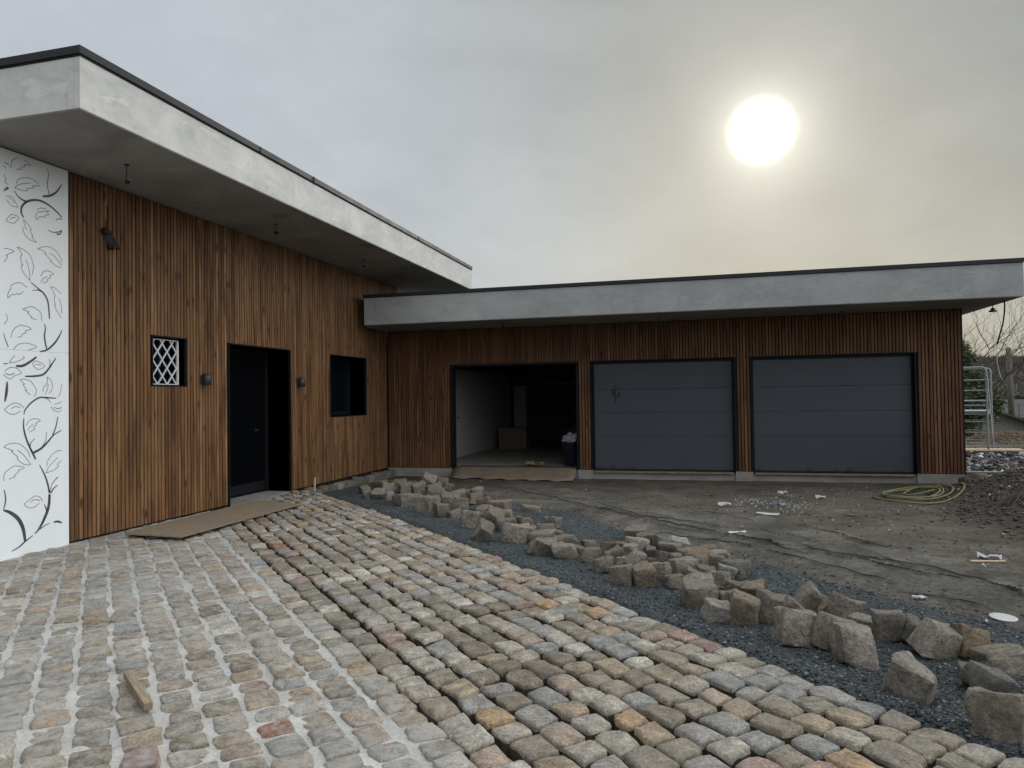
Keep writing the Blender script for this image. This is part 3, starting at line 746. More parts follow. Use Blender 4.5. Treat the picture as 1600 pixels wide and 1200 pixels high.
# second window
wv = under(house, MB().box(-7.40, -7.385, V0, V1, VB, VT).build('window', M['glassdark'])); wv['label'] = 'plain dark window in a deep black reveal'
f = MB()
for (a, c, e, g_) in ((V0-.018, V0, VB-.018, VT+.018), (V1, V1+.018, VB-.018, VT+.018), (V0, V1, VB-.018, VB), (V0, V1, VT, VT+.018)):
    f.box(-7.42, XA+.004, a, c, e, g_)
sub(wv, f, 'window_reveal', M['reveal'])
f = MB().box(-7.384, -7.33, V0+.001, V0+.07, VB+.001, VT-.001).box(-7.384, -7.33, V1-.07, V1-.001, VB+.001, VT-.001).box(-7.384, -7.33, V0+.07, V1-.07, VB+.001, VB+.08).box(-7.384, -7.33, V0+.07, V1-.07, VT-.08, VT-.001).box(-7.384, -7.33, 13.1, 13.17, VB+.08, VT-.08)
sub(wv, f, 'window_frame', M['frame'])
# decorative panels and their cut foliage
XP = -6.925
pan = []
p_lo = under(house, MB().box(XP-.02, XP, 4.6, 6.482, -.045, 2.128).build('decorative_panel', M['panel'])); p_lo['label'] = 'lower white panel cut with climbing leafy stems'
p_hi = under(house, MB().box(XP-.02, XP, 4.6, 6.482, 2.130, 4.215).build('decorative_panel', M['panel'])); p_hi['label'] = 'upper white panel cut with curling leafy stems'
under(house, MB().box(-7.0, XP-.022, 4.6, 6.484, -.3, 4.228).build('panel_backing', M['black']))
sub(p_lo, MB().box(XP, XP+.004, 6.44, 6.4815, -.044, 2.127), 'edge_flange', M['panel'])
sub(p_hi, MB().box(XP, XP+.004, 6.44, 6.4815, 2.135, 4.214), 'edge_flange', M['panel'])
K = 1/6.667
def stroke(pts, oy, w0=.010, w1=.010, wm=None):
    """tapered cut line; pts in the panel drawing, turned into points on the panel"""
    P3 = [at_x(a*K, oy+c*K, XP) for a, c in pts]; P2 = [np.array((p[1], p[2])) for p in P3]
    # smooth (Catmull-Rom)
    Q = []
    for i in range(len(P2)-1):
        p0 = P2[max(i-1, 0)]; p1 = P2[i]; p2 = P2[i+1]; p3 = P2[min(i+2, len(P2)-1)]
        for j in range(5):
            t = j/5; Q.append(.5*((2*p1)+(-p0+p2)*t+(2*p0-5*p1+4*p2-p3)*t*t+(-p0+3*p1-3*p2+p3)*t**3))
    Q.append(P2[-1]); n = len(Q); V = []; Fc = []
    for i, q in enumerate(Q):
        t_ = Q[min(i+1, n-1)]-Q[max(i-1, 0)]; L_ = np.linalg.norm(t_)+1e-9; nn = np.array((-t_[1], t_[0]))/L_
        u = i/(n-1); w = (w0*(1-u)+w1*u) if wm is None else (w0*(1-u)**2+2*wm*u*(1-u)*1.0+w1*u*u)
        w = max(w, .0035)
        for sg in (-1, 1):
            e = q+nn*w/2*sg; V.append((XP+.0012, e[0], e[1]))
    for i in range(n-1): Fc.append((2*i, 2*i+1, 2*i+3, 2*i+2))
    return V, Fc
def motif(par, strokes, oy, name='stem_cut'):
    mb = MB()
    for s_ in strokes:
        pts, w = s_[0], s_[1:]
        V, Fc = stroke(pts, oy, *w); mb.add(V, Fc)
    o = mb.build(name, M['cut']); under(par, o); return o
T = .006
# top region (drawing origin y = 220)
motif(p_hi, [([(180,180),(140,195),(118,225),(115,270),(100,278)],T,T),([(250,205),(290,225),(320,258),(290,252),(250,248),(265,268),(235,272),(215,280),(225,298),(170,295)],T,T)], 220, 'leaf_cut')
motif(p_hi, [([(45,222),(90,248)],.006,.012),([(40,260),(60,290)],T,T)], 220)
motif(p_hi, [([(42,350),(58,400),(50,430),(85,455)],T,T),([(85,487),(40,520)],.028,.012)], 220)
motif(p_hi, [([(170,445),(185,410),(230,388),(300,388),(350,410),(400,450)],T,T),([(150,490),(190,460),(250,445),(320,442)],T,T),([(150,490),(220,515),(285,520),(278,500),(350,488),(340,470),(420,470)],T,T)], 220, 'leaf_cut')
motif(p_hi, [([(490,295),(505,350),(492,440),(500,510),(515,560)],.006,.012),([(445,578),(520,572),(590,530),(640,455)],.022,.010,.03)], 220)
motif(p_hi, [([(150,520),(180,570),(225,610),(275,635)],.008,.022),([(245,800),(222,750),(225,690),(270,640),(340,618),(420,625),(500,665),(580,730),(645,800)],.016,.014,.034)], 220)
motif(p_hi, [([(60,580),(100,575),(140,600),(160,640),(185,690),(130,680),(95,650),(70,610)],T,T),([(90,590),(130,620),(148,652)],T,T)], 220, 'leaf_cut')
motif(p_hi, [([(60,830),(90,790),(120,768),(165,778),(195,800),(170,835),(145,858),(95,850),(60,830)],T,T),([(108,820),(130,800),(165,798)],T,T)], 220, 'leaf_cut')
motif(p_hi, [([(385,720),(420,702),(460,705),(480,715)],T,T),([(385,825),(370,790),(395,745),(440,740),(510,728),(490,745),(505,770),(465,780),(470,798),(430,790),(405,795),(385,825)],T,T)], 220, 'leaf_cut')
motif(p_hi, [([(245,820),(255,870),(275,925)],T,T),([(245,820),(290,870),(325,925),(315,930),(340,995),(330,1000),(378,1058),(330,1040),(290,1015),(250,960),(232,900)],T,T)], 220, 'leaf_cut')
motif(p_hi, [([(580,830),(605,812),(645,818)],.006,.012),([(500,930),(550,952),(610,950),(645,935)],.006,.016),([(590,975),(625,970),(645,948)],.02,.008)], 220)
# second region (origin 380)
motif(p_hi, [([(40,55),(90,60),(145,85),(100,105),(60,130),(75,135),(65,165),(40,192)],T,T)], 380, 'leaf_cut')
motif(p_hi, [([(175,38),(230,60),(300,110),(335,180),(350,250),(342,290),(335,325)],T,T),([(175,38),(215,90),(228,130),(215,135),(220,190),(238,230),(222,232),(240,300),(315,390)],T,T),([(270,165),(290,230),(308,310),(312,385)],T,T)], 380, 'leaf_cut')
motif(p_hi, [([(392,58),(450,38),(520,42),(580,80),(630,150),(645,200)],T,T),([(392,58),(440,75),(480,108),(470,110),(535,185),(525,188),(580,235),(640,258)],T,T),([(520,105),(570,140),(645,235)],T,T)], 380, 'leaf_cut')
motif(p_hi, [([(425,345),(450,300),(500,288),(560,322),(520,335),(525,355),(490,380),(495,398),(450,415)],T,T),([(425,410),(445,375),(490,345)],T,T)], 380, 'leaf_cut')
motif(p_hi, [([(105,450),(140,425),(180,412),(230,418),(265,452),(285,455)],T,T),([(120,462),(88,510),(82,568),(130,530),(150,540),(180,522),(200,535),(245,500)],T,T)], 380, 'leaf_cut')
motif(p_hi, [([(320,405),(400,475),(460,530),(500,620),(515,790)],.008,.014,.026),([(335,490),(400,490),(430,505)],.006,.014)], 380)
motif(p_hi, [([(525,455),(560,460),(600,490),(640,530)],T,T),([(525,455),(550,500),(575,548),(565,560),(570,620),(580,640),(568,645),(590,700),(640,775)],T,T),([(615,575),(635,640),(645,735)],T,T)], 380, 'leaf_cut')
motif(p_hi, [([(235,690),(290,668),(340,662),(400,700),(430,740),(432,790),(440,810)],T,T),([(235,690),(300,715),(285,725),(330,765),(325,778),(380,798)],T,T)], 380, 'leaf_cut')
motif(p_hi, [([(115,985),(125,930),(160,880),(225,850)],T,T),([(225,860),(280,865),(325,895),(265,912),(270,930),(230,950),(228,968),(180,980)],T,T)], 380, 'leaf_cut')
motif(p_hi, [([(140,1110),(180,1060),(250,1040),(320,1050),(380,1082),(290,1115)],T,T)], 380, 'leaf_cut')
motif(p_hi, [([(462,838),(472,890),(462,960),(470,1030),(485,1100)],.008,.016,.024),([(415,1130),(490,1110),(560,1050),(610,980),(645,905)],.012,.008,.034)], 380)
motif(p_hi, [([(35,930),(55,1000),(85,1080)],.006,.012),([(60,735),(78,790),(40,845)],T,T)], 380)
# third region (origin 540)
motif(p_lo, [([(95,182),(120,140),(155,105)],T,T),([(95,182),(180,165),(250,130),(238,112)],T,T),([(35,188),(78,188)],.010,.012)], 540, 'leaf_cut')
motif(p_lo, [([(165,212),(235,210),(310,170),(380,118)],.022,.018,.036)], 540)
motif(p_lo, [([(340,185),(380,160),(465,212),(400,248),(350,215),(340,185)],T,T),([(360,205),(395,195),(425,210)],T,T)], 540, 'leaf_cut')
motif(p_lo, [([(260,320),(360,318),(450,300),(515,230),(582,128)],.014,.010,.034),([(512,140),(522,180),(518,220)],.006,.010)], 540)
motif(p_lo, [([(48,270),(80,240),(120,228),(180,240),(220,288),(150,315),(105,348),(35,305)],T,T),([(55,290),(100,305),(150,290)],.008,.008)], 540, 'leaf_cut')
motif(p_lo, [([(74,375),(70,450),(62,520),(50,585)],.012,.012,.05)], 540)
motif(p_lo, [([(208,355),(250,348),(295,362)],T,T),([(208,355),(255,400),(240,408),(275,460),(262,465),(318,515)],T,T),([(305,355),(350,410),(378,470),(358,535)],T,T)], 540, 'leaf_cut')
motif(p_lo, [([(490,325),(495,375),(480,400),(482,415),(455,430),(450,480)],T,T),([(490,325),(530,360),(545,420),(535,470),(510,495)],T,T),([(500,400),(495,450),(470,510)],T,T)], 540, 'leaf_cut')
motif(p_lo, [([(248,720),(262,670),(320,600),(400,545),(460,540),(530,545),(585,548)],.010,.010,.024),([(460,542),(500,560),(525,592)],.010,.006)], 540)
motif(p_lo, [([(45,665),(100,620),(165,597),(220,620),(248,650)],T,T),([(45,665),(90,705),(150,715),(215,680)],T,T),([(115,658),(160,635),(210,645)],T,T)], 540, 'leaf_cut')
motif(p_lo, [([(248,755),(245,850),(270,960),(310,1060),(345,1130),(370,1185)],.010,.018,.03),([(315,1045),(322,1010),(362,970)],.012,.006),([(350,1115),(430,1070),(500,1000),(560,930),(640,882)],.026,.008,.024),([(545,935),(580,850),(602,740)],.012,.010,.02),([(435,1060),(475,990),(482,900)],.010,.006)], 540)
motif(p_lo, [([(275,830),(300,785),(360,760),(420,782),(375,805),(380,820),(350,850),(360,870),(305,903)],T,T),([(285,885),(310,850),(345,820)],T,T)], 540, 'leaf_cut')
motif(p_lo, [([(530,635),(560,670),(605,692),(640,672)],T,T),([(560,640),(600,658),(640,645)],.006,.010),([(565,610),(610,600),(640,582)],T,T),([(600,540),(625,500),(645,400)],T,T)], 540, 'leaf_cut')
motif(p_lo, [([(38,1058),(100,1022),(180,1018),(240,1050),(290,1105),(310,1165)],T,T),([(38,1058),(135,1095),(120,1105),(185,1160),(175,1172),(215,1215),(260,1240),(320,1242)],T,T),([(180,1085),(250,1145),(318,1238)],T,T)], 540, 'leaf_cut')
# fourth region (origin 700)
motif(p_lo, [([(490,190),(492,145),(540,70),(600,28),(640,32)],T,T),([(475,262),(520,180),(605,98)],T,T),([(475,262),(560,230),(608,190),(598,170),(640,130)],T,T)], 700, 'leaf_cut')
motif(p_lo, [([(38,345),(42,285),(70,240),(155,182)],T,T),([(160,186),(210,190),(255,207),(190,232),(195,245),(150,285),(155,300),(90,325)],T,T)], 700, 'leaf_cut')
motif(p_lo, [([(410,175),(460,270),(495,370),(515,470)],.008,.020,.024),([(515,480),(512,560),(495,650),(450,760),(400,850),(360,895)],.026,.008,.05),([(525,470),(560,420),(598,388)],.018,.010),([(522,450),(545,370),(602,302)],.006,.012),([(462,585),(485,650)],.008,.020),([(415,845),(470,805),(520,783)],.014,.006)], 700)
motif(p_lo, [([(555,775),(600,765),(645,780)],.008,.010,.040)], 700)
motif(p_lo, [([(248,585),(300,545),(365,500),(420,515),(442,555)],T,T),([(248,585),(290,618),(345,620),(410,575)],T,T),([(315,568),(360,538),(418,548)],.006,.007)], 700, 'leaf_cut')
motif(p_lo, [([(42,435),(58,520),(50,590),(35,640)],.010,.010,.02),([(35,648),(110,675),(190,740),(240,840),(262,975)],.016,.026,.062),([(120,1078),(200,1030),(260,975),(342,912)],.006,.008,.028)], 700)

# roof of the house
XF, YF0, YF1 = -5.385, 5.17, 16.64
rf = MB().box(-16, XF, YF0, YF1, SOF+.012, 4.715); roof = under(house, rf.build('roof', M['render']))
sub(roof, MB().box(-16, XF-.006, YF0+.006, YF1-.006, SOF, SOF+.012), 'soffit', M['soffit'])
sub(roof, MB().box(-16, XF+.018, YF0-.018, YF1+.018, 4.738, 4.81), 'roof_cap', M['cap'])
sub(roof, MB().box(-16, XF+.004, YF0-.004, YF1+.004, 4.715, 4.738), 'shadow_joint', M['black'])
sub(roof, MB().bar((XF+.02, 9.2, 4.70), (XF+.02, 9.2, 4.815), .012, .01).bar((XF+.02, 7.9, 4.735), (XF+.02, 7.9, 4.812), .012, .004).bar((XF+.02, 13.2, 4.735), (XF+.02, 13.2, 4.812), .012, .004), 'cap_joint', M['cap'])

# ---------------------------------------------------------------- garage
gar = empty('garage', 'low garage wing with three bays, slatted timber front and rendered roof edge darkened for shade', 'garage', (-1, YB, 0))
GX0, GX1, GS = -6.93, 4.80, 3.10
bays = [(-5.38, -2.53), (-2.20, .69), (1.03, 3.985)]; LT = 2.29
b = MB(); edges = [GX0]+[e for q in bays for e in q]+[GX1]
for i in range(0, len(edges), 2): b.box(edges[i], edges[i+1], YB+.03, YB+.33, .0, GS)
for a, c in bays: b.box(a, c, YB+.03, YB+.33, LT, GS)
gclad = under(gar, b.build('timber_cladding', M['black']))
under(gar, MB().box(GX1-.02, GX1+.012, YB-.002, YB+.9, -.06, GS-.002).build('corner_trim', M['frame']))
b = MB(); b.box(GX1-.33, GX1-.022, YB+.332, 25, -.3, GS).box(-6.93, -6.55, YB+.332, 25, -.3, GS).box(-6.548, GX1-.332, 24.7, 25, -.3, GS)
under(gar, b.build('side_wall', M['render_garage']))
x = GX0+.06
while x < GX1-.03:
    z0 = 0.0
    for a, c in bays:
        if x+.0245 > a-.02 and x-.0245 < c+.02: z0 = LT+.02
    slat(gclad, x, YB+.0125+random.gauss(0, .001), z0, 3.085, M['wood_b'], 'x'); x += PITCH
# plinth
b = MB()
for i in range(0, len(edges), 2): b.box(edges[i]+.004, edges[i+1]-.004, YB-.012, YB+.33, -.45, -.012)
for a, c in bays[1:]: b.box(a-.004, c+.004, YB+.02, YB+.33, -.45, -.07)
b.box(bays[0][0]-.004, bays[0][1]+.004, YB+.02, YB+.33, -.45, -.03)
under(gar, b.build('plinth', M['plinth']))
# roof
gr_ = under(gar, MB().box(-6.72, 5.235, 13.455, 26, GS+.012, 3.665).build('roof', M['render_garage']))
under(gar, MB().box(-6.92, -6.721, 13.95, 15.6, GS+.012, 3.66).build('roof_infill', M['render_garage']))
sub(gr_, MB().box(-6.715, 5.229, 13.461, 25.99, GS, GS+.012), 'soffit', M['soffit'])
sub(gr_, MB().box(-6.74, 5.255, 13.435, 26.02, 3.675, 3.742), 'roof_cap', M['cap'])
sub(gr_, MB().box(-6.725, 5.239, 13.451, 26.0, 3.665, 3.675), 'shadow_joint', M['black'])
# doors
def gdoor(a, c, label):
    root = bpy.data.objects.new('garage_door', None); COL.objects.link(root); under(gar, root)
    root['label'] = label
    zs_ = [.006, .70, 1.195, 1.69, 2.235]
    for i in range(4):
        o = rbox(a+.035, c-.035, YB+.10, YB+.14, zs_[i]+.0015, zs_[i+1]-.0015, .004, 'door_section', M['door']); o.parent = root
    f = MB().box(a-.018, a, YB-.006, YB+.17, -.012, LT+.018).box(c, c+.018, YB-.006, YB+.17, -.012, LT+.018).box(a, c, YB-.006, YB+.17, LT, LT+.018)
    f.box(a+.001, a+.034, YB+.09, YB+.16, 0, LT-.001).box(c-.034, c-.001, YB+.09, YB+.16, 0, LT-.001).box(a+.034, c-.034, YB+.09, YB+.16, 2.24, LT-.001)
    o = f.build('door_frame', M['frame']); o.parent = root
    o = MB().box(a+.034, c-.034, YB+.092, YB+.15, -.012, .005).build('rubber_seal', M['rubber']); o.parent = root
    return root
gdoor(*bays[1], 'closed grey sectional door with a dark patch near its upper left')
gdoor(*bays[2], 'closed grey sectional door at the right end of the garage')
a, c = bays[0]
f = MB().box(a-.018, a+.05, YB-.006, YB+.17, -.03, LT+.018).box(c-.012, c+.018, YB-.006, YB+.17, -.03, LT+.018).box(a+.05, c-.012, YB-.006, YB+.17, LT-.03, LT+.018)
under(gar, f.build('door_frame', M['frame']))['label'] = 'dark frame of the open garage bay'
# dark elongated smudges on the middle door
for (u, v, w_, h_, n_) in ((963, 612, .17, .32, 9), (1093, 630, .05, .08, 3), (993, 654, .03, .03, 2)):
    p = at_y(u, v, YB+.0995); mb = MB()
    for k in range(n_):
        a0 = random.uniform(-.5, .5); px = p[0]+a0*w_; pz = p[2]+random.uniform(-.5, .5)*h_ + a0*h_*.5
        L_ = random.uniform(.3, 1)*h_*.35; q = random.uniform(-.35, .35)+.5
        pts = []
        for j in range(9):
            an = j/9*6.283; rr = random.uniform(.7, 1.2); ex = math.cos(an)*L_*rr; ez = math.sin(an)*L_*.26*rr
            pts.append((px+ex*math.cos(q+1)-ez*math.sin(q+1), YB+.0985-k*.0001, pz+ex*math.sin(q+1)+ez*math.cos(q+1)))
        mb.add(pts, [tuple(range(9))])
    o = mb.build('door_smudge', M['smudge']); under(gar, o)
# interior of the open bay
under(gar, MB().box(-6.548, 4.46, YB+.332, 24.7, -.3, -.006).build('floor', M['floor_in']))
under(gar, MB().box(-6.20, -6.15, 15.36, 23.1, 0, 2.32).build('white_lining', M['white_in']))
under(gar, MB().box(-6.548, 4.46, YB+.332, 24.7, GS-.02, GS-.002).build('ceiling', M['black']))
under(gar, MB().box(-6.54, 2.4, 24.5, 24.69, 0, 2.9).build('brick_wall', M['brick']))
under(gar, MB().box(-6.17, -5.75, 23.6, 23.9, 0, 1.95).build('pillar', M['white_in']))
under(gar, MB().box(-2.36, -2.28, 15.5, 24.4, 0, 2.9).build('partition_wall', M['brick']))
under(gar, MB().box(-5.5, -2.6, 24.44, 24.49, 2.02, 2.06).build('pipe', M['alu']))
# cable trough blocks on the white wall
mb = MB()
for yy in (16.2, 17.6, 18.8, 20.0, 21.2, 22.3): mb.box(-6.148, -6.135, yy, yy+.09, 1.02, 1.06)
under(gar, mb.build('wall_socket', M['black']))

# ---------------------------------------------------------------- things fixed to or standing by the buildings
def wall_lamp(y0, y1, label):
    r_ = empty('wall_lamp', label, 'wall lamp', (XA, (y0+y1)/2, 1.88), 'black wall lamps beside the entrance')
    bm = bmesh.new(); bmesh.ops.create_cone(bm, segments=24, radius1=.058, radius2=.058, depth=.165, cap_ends=True)
    me = bpy.data.meshes.new('lamp_housing'); bm.to_mesh(me); bm.free(); me.materials.append(M['lampmat'])
    for p in me.polygons: p.use_smooth = abs(p.normal.z) < .5
    o = link('lamp_housing', me, r_, None, (.085, 0, 0))
    o = MB().box(0, .035, -.05, .05, -.055, .055).build('wall_bracket', M['lampmat'], r_)
    o = MB().tube([(.085, 0, .0835), (.085, 0, .0865)], .047, 20).build('glass_cover', M['glassdark'], r_)
wall_lamp(8.70, 8.82, 'black cylinder wall lamp between the grille window and the door')
wall_lamp(11.22, 11.34, 'black cylinder wall lamp between the door and the plain dark window')
def spotlight(p, L_, label, aim, s=1.0):
    r_ = empty('spotlight', label, 'spotlight', p, 'small metal spotlights under the roof overhangs')
    MB().tube([(0, 0, 0), (0, 0, -L_)], .0045*s, 6).build('rod', M['rubber'], r_)
    MB().tube([(0, 0, 0), (0, 0, -.012)], .03*s, 12).build('ceiling_plate', M['lampmat'], r_)
    a = Vector(aim).normalized(); c = Vector((0, 0, -L_))
    MB().tube([c-a*.03*s, c-a*.005*s, c+a*.035*s, c+a*.05*s], [.012*s, .028*s, .034*s, .045*s], 14).build('lamp_head', M['alu'], r_, True)
    MB().tube([c+a*.0505*s, c+a*.052*s], .036*s, 14).build('lens', M['glassdark'], r_)
sp_lab = ['nearest spotlight hanging on a rod from the house soffit above the grille window', 'spotlight hanging from the house soffit above the black door', 'farthest spotlight on the house soffit, above the plain dark window',
          'tiny spotlight under the garage soffit above the open bay', 'tiny spotlight under the garage soffit above the middle bay', 'tiny spotlight under the garage soffit above the right-hand door']
for i, (u, v) in enumerate([(198, 257), (431, 350), (568, 405)]):
    p = at_z(u, v, SOF); spotlight((p[0], p[1], SOF), .10 if i else .17, sp_lab[i], (.5, -.4, -.75), .9)
for i, (u, v) in enumerate([(786, 506), (1030, 496), (1311, 490)]):
    p = at_z(u, v, GS); spotlight((p[0], min(p[1], 14.6), GS), .06, sp_lab[3+i], (.3, -.6, -.6), 1.0)
p = at_z(1551, 476, GS)
r_ = empty('ceiling_lamp', 'black bell-shaped lamp hanging under the roof corner beyond the garage end', 'lamp', (p[0], p[1], GS))
MB().tube([(0, 0, 0), (0, 0, -.07)], .008, 6).build('rod', M['rubber'], r_)
MB().tube([(0, 0, -.06), (0, 0, -.075), (0, 0, -.10), (0, 0, -.105), (0, 0, -.13)], [.02, .035, .037, .062, .066], 16).build('lamp_shade', M['rubber'], r_)
# cable with bare white end
p0 = at_z(1569, 470, GS); yc = p0[1]
pts = [p0]+[at_y(u, v, yc) for u, v in ((1570, 478), (1569, 492), (1567, 506), (1563, 520), (1558, 538))]
cb = empty('hanging_cable', 'black cable with a stripped white end dangling from the garage roof corner', 'cable', tuple(p0))
o = MB().tube([Vector(q)-Vector(p0) for q in pts], .013, 8).build('cable_sheath', M['rubber'], cb, True)
pts = [at_y(u, v, yc) for u, v in ((1558, 538), (1557, 550), (1558, 566), (1560, 575), (1563, 588), (1567, 594))]
MB().tube([Vector(q)-Vector(p0) for q in pts], .005, 6).build('white_core', M['wirew'], cb, True)
p0 = at_z(1522, 478, GS); tag(MB().tube([(p0[0], p0[1], GS), (p0[0], p0[1], GS-.12)], .006, 6).build('cable_stub', M['rubber']), 'short black cable stub under the garage soffit left of the bell-shaped lamp', 'cable')
# coil of cable on the wall
cr = empty('cable_bundle', 'tied bundle of black cable hanging on the slatted wall near the white panel', 'cable bundle', (XA, 7.1, 3.6))
mb = MB()
for k in range(6):
    o1 = random.uniform(-.03, .03); q0 = at_x(165, 360, XA+.03); q1 = at_x(176+o1*40, 390, XA+.05)
    A_ = Vector(q0)-cr.location; B_ = Vector(q1)-cr.location; sd_ = Vector((.01*k-.02, .012*(k-2.5), 0))
    mb.tube([A_+sd_*.4, A_.lerp(B_, .3)+sd_+Vector((.02, 0, 0)), A_.lerp(B_, .7)+sd_*1.4+Vector((.03, 0, 0)), B_+sd_*1.3, B_+sd_*1.3+Vector((.02, .01, .02))], .008, 6)
mb.build('cable_loop', M['rubber'], cr, True)
mb = MB(); q = [Vector(at_x(u, v, XA+.006+.012*(v > 350)))-cr.location for u, v in ((167, 322), (168, 335), (166, 348), (167, 362))]; mb.tube(q, .006, 6)
q = [Vector(at_x(u, v, XA+.02))-cr.location for u, v in ((169, 345), (166, 352), (172, 362), (178, 378), (182, 388))]; mb.tube(q, .006, 6)
mb.build('cable_tail', M['rubber'], cr, True)
q0 = Vector(at_x(163, 361, XA+.05))-cr.location; MB().tube([q0+Vector((0, -.02, .01)), q0+Vector((0, .10, -.02))], .035, 8).build('cable_tie', M['rubber'], cr)

# board lying in front of the door
bc = [at_z(u, v, .0) for u, v in ((195, 836), (282, 843), (472, 789), (404, 783))]
cs = np.mean(bc, 0)
bd = empty('board', 'long weathered chipboard sheet lying on the cobbles in front of the black door', 'board', (cs[0], cs[1], 0))
N_ = 14; Vv = []; Ff = []
for lvl in range(2):
    for i in range(N_+1):
        for j in range(3):
            a = i/N_; c = j/2
            pnt = (np.array(bc[0])*(1-a)+np.array(bc[3])*a)*(1-c)+(np.array(bc[1])*(1-a)+np.array(bc[2])*a)*c
            z = .004+.016*(1-lvl)+ .008*math.sin(a*3.0+.3)+ (.012*(1-a)**4)*c
            ej = .006*math.sin(i*2.3)*(j != 1)
            Vv.append((pnt[0]-cs[0]+ej, pnt[1]-cs[1]-ej, z))
def bi(l, i, j): return l*(N_+1)*3+i*3+j
for i in range(N_):
    for j in range(2):
        Ff.append((bi(0,i,j), bi(0,i,j+1), bi(0,i+1,j+1), bi(0,i+1,j))); Ff.append((bi(1,i,j), bi(1,i+1,j), bi(1,i+1,j+1), bi(1,i,j+1)))
    Ff.append((bi(0,i,0), bi(0,i+1,0), bi(1,i+1,0), bi(1,i,0))); Ff.append((bi(0,i,2), bi(1,i,2), bi(1,i+1,2), bi(0,i+1,2)))
for i in (0, N_):
    for j in range(2): Ff.append((bi(0,i,j), bi(1,i,j), bi(1,i,j+1), bi(0,i,j+1)))
o = mesh_obj('sheet', Vv, Ff, M['board'], bd)
# wooden block
a_ = Vector(at_z(199, 1050, .03)); b_ = Vector(at_z(232, 1096, .03)); mid = (a_+b_)/2; L_ = (b_-a_).length; an = math.atan2(b_.y-a_.y, b_.x-a_.x)
o = rbox(-L_/2, L_/2, -.021, .021, -.019, .019, .003, 'wood_offcut', M['board']); o.location = (mid.x, mid.y, .012); o.rotation_euler = (0, .03, an)
tag(o, 'short squared wooden offcut lying on the mortared cobbles', 'piece of wood')
# stakes
p = at_z(491, 768, -.05)
o = MB().bar((0, 0, -.1), (.004, .01, .24), .022, .022).build('wooden_stake', M['sawn']); o.location = (-6.50, 11.05, -.03); tag(o, 'thin pale wooden peg standing upright at the paving corner', 'stake')
o = MB().tube([(0, 0, -.05), (0, .01, .20)], .006, 6).build('iron_pin', M['rubber']); o.location = (-6.62, 11.75, -.05); tag(o, 'thin dark iron pin standing by the kerb setts', 'pin')

# cardboard flap on the threshold of the open bay
top = [(706, 722), (745, 725), (800, 728), (850, 728), (905, 729)]; bot = [(706, 731), (745, 742), (790, 747), (850, 752), (899, 753)]
Vv = []; Ff = []
tp = [np.array((a, YB+.05, .004)) for a in np.linspace(-5.32, -2.58, 17)]
for i, p in enumerate(tp):
    k = i/16; j_ = .02*math.sin(i*1.9)+.012*math.sin(i*4.1); fw = (.30+.30*k + j_*1.6 + (.07*math.sin(i*7.7) if i < 8 else .02*math.sin(i*5)))
    drop = float(-.195-.0)
    Vv += [(p[0], p[1]+.45, .008), (p[0], p[1], .012+.004*math.sin(i)), (p[0]+.02*k, p[1]-.10, .004-.02), (p[0]+.03*k, p[1]-.10-fw*.5, -.13+.01*math.sin(i*1.3)), (p[0]+.05*k, p[1]-.10-fw, -.178+.012*math.sin(i*2.1))]
for i in range(16):
    for j in range(4): Ff.append((i*5+j, i*5+j+1, i*5+5+j+1, i*5+5+j))
o = mesh_obj('cardboard_sheet', Vv, Ff, M['cardboard'], None, True)
sol = o.modifiers.new('s', 'SOLIDIFY'); sol.thickness = .006
tag(o, 'torn wet-stained cardboard sheet draped over the threshold of the open bay', 'cardboard')
for i, (a, c) in enumerate(bays[1:]):
    o = rbox(a+.03, c-.03, YB-.03, YB+.09, -.066, -.032, .004, 'sill_plank', M['board']); tag(o, ['thin plank wedged under the middle garage door', 'thin plank wedged under the right-hand garage door'][i], 'plank')
# box, bin, bag inside
o = empty('cardboard_box', 'closed brown cardboard box on the floor of the open garage bay', 'box', (-5.38, 20.7, 0))
rbox(-.46, .40, -.25, .45, .0, .64, .01, 'box_body', M['cardboard'], o); MB().box(-.46, .40, .09, .15, .6405, .6425).box(-.06, .0, -.2515, -.2505, .35, .64).build('tape', M['board'], o)
MB().box(-.47, -.0, -.255, -.02, .643, .655).build('lid_flap', M['cardboard'], o)
bn = empty('rubbish_bin', 'dark blue plastic bin just inside the right jamb of the open garage bay', 'bin', (-2.80, 15.85, 0))
MB().tube([(0, 0, 0), (0, 0, .03), (0, 0, .50), (0, 0, .53)], [.17, .185, .235, .245], 20).build('bin_body', M['bin'], bn, True)
MB().tube([(0, 0, .50), (0, 0, .535)], .255, 20).build('rim', M['bin'], bn)
bm = bmesh.new(); bmesh.ops.create_icosphere(bm, subdivisions=3, radius=1)
for v in bm.verts:
    n = mnoise.noise(v.co*2.2)+.5*mnoise.noise(v.co*5.5); v.co = Vector((v.co.x*.21, v.co.y*.19, v.co.z*.12))*(1+.45*n)
me = bpy.data.meshes.new('rubbish_bag'); bm.to_mesh(me); bm.free(); me.materials.append(M['bag'])
o = link('rubbish_bag', me, None, None, (-2.80, 15.85, .60)); tag(o, 'crumpled whitish plastic bag on top of the dark blue bin', 'bag')
bm = bmesh.new(); bmesh.ops.create_icosphere(bm, subdivisions=3, radius=1)
for v in bm.verts:
    n = mnoise.noise(v.co*1.6+Vector((9, 2, 4))); v.co = Vector((v.co.x*.42, v.co.y*.36, v.co.z*.52))*(1+.3*n)
me = bpy.data.meshes.new('black_sack'); bm.to_mesh(me); bm.free(); me.materials.append(M['rubber']); me.polygons.foreach_set('use_smooth', [True]*len(me.polygons))
tag(link('black_sack', me, None, None, (-3.0, 17.9, .50)), 'big black sack standing in the dark behind the blue bin', 'sack')
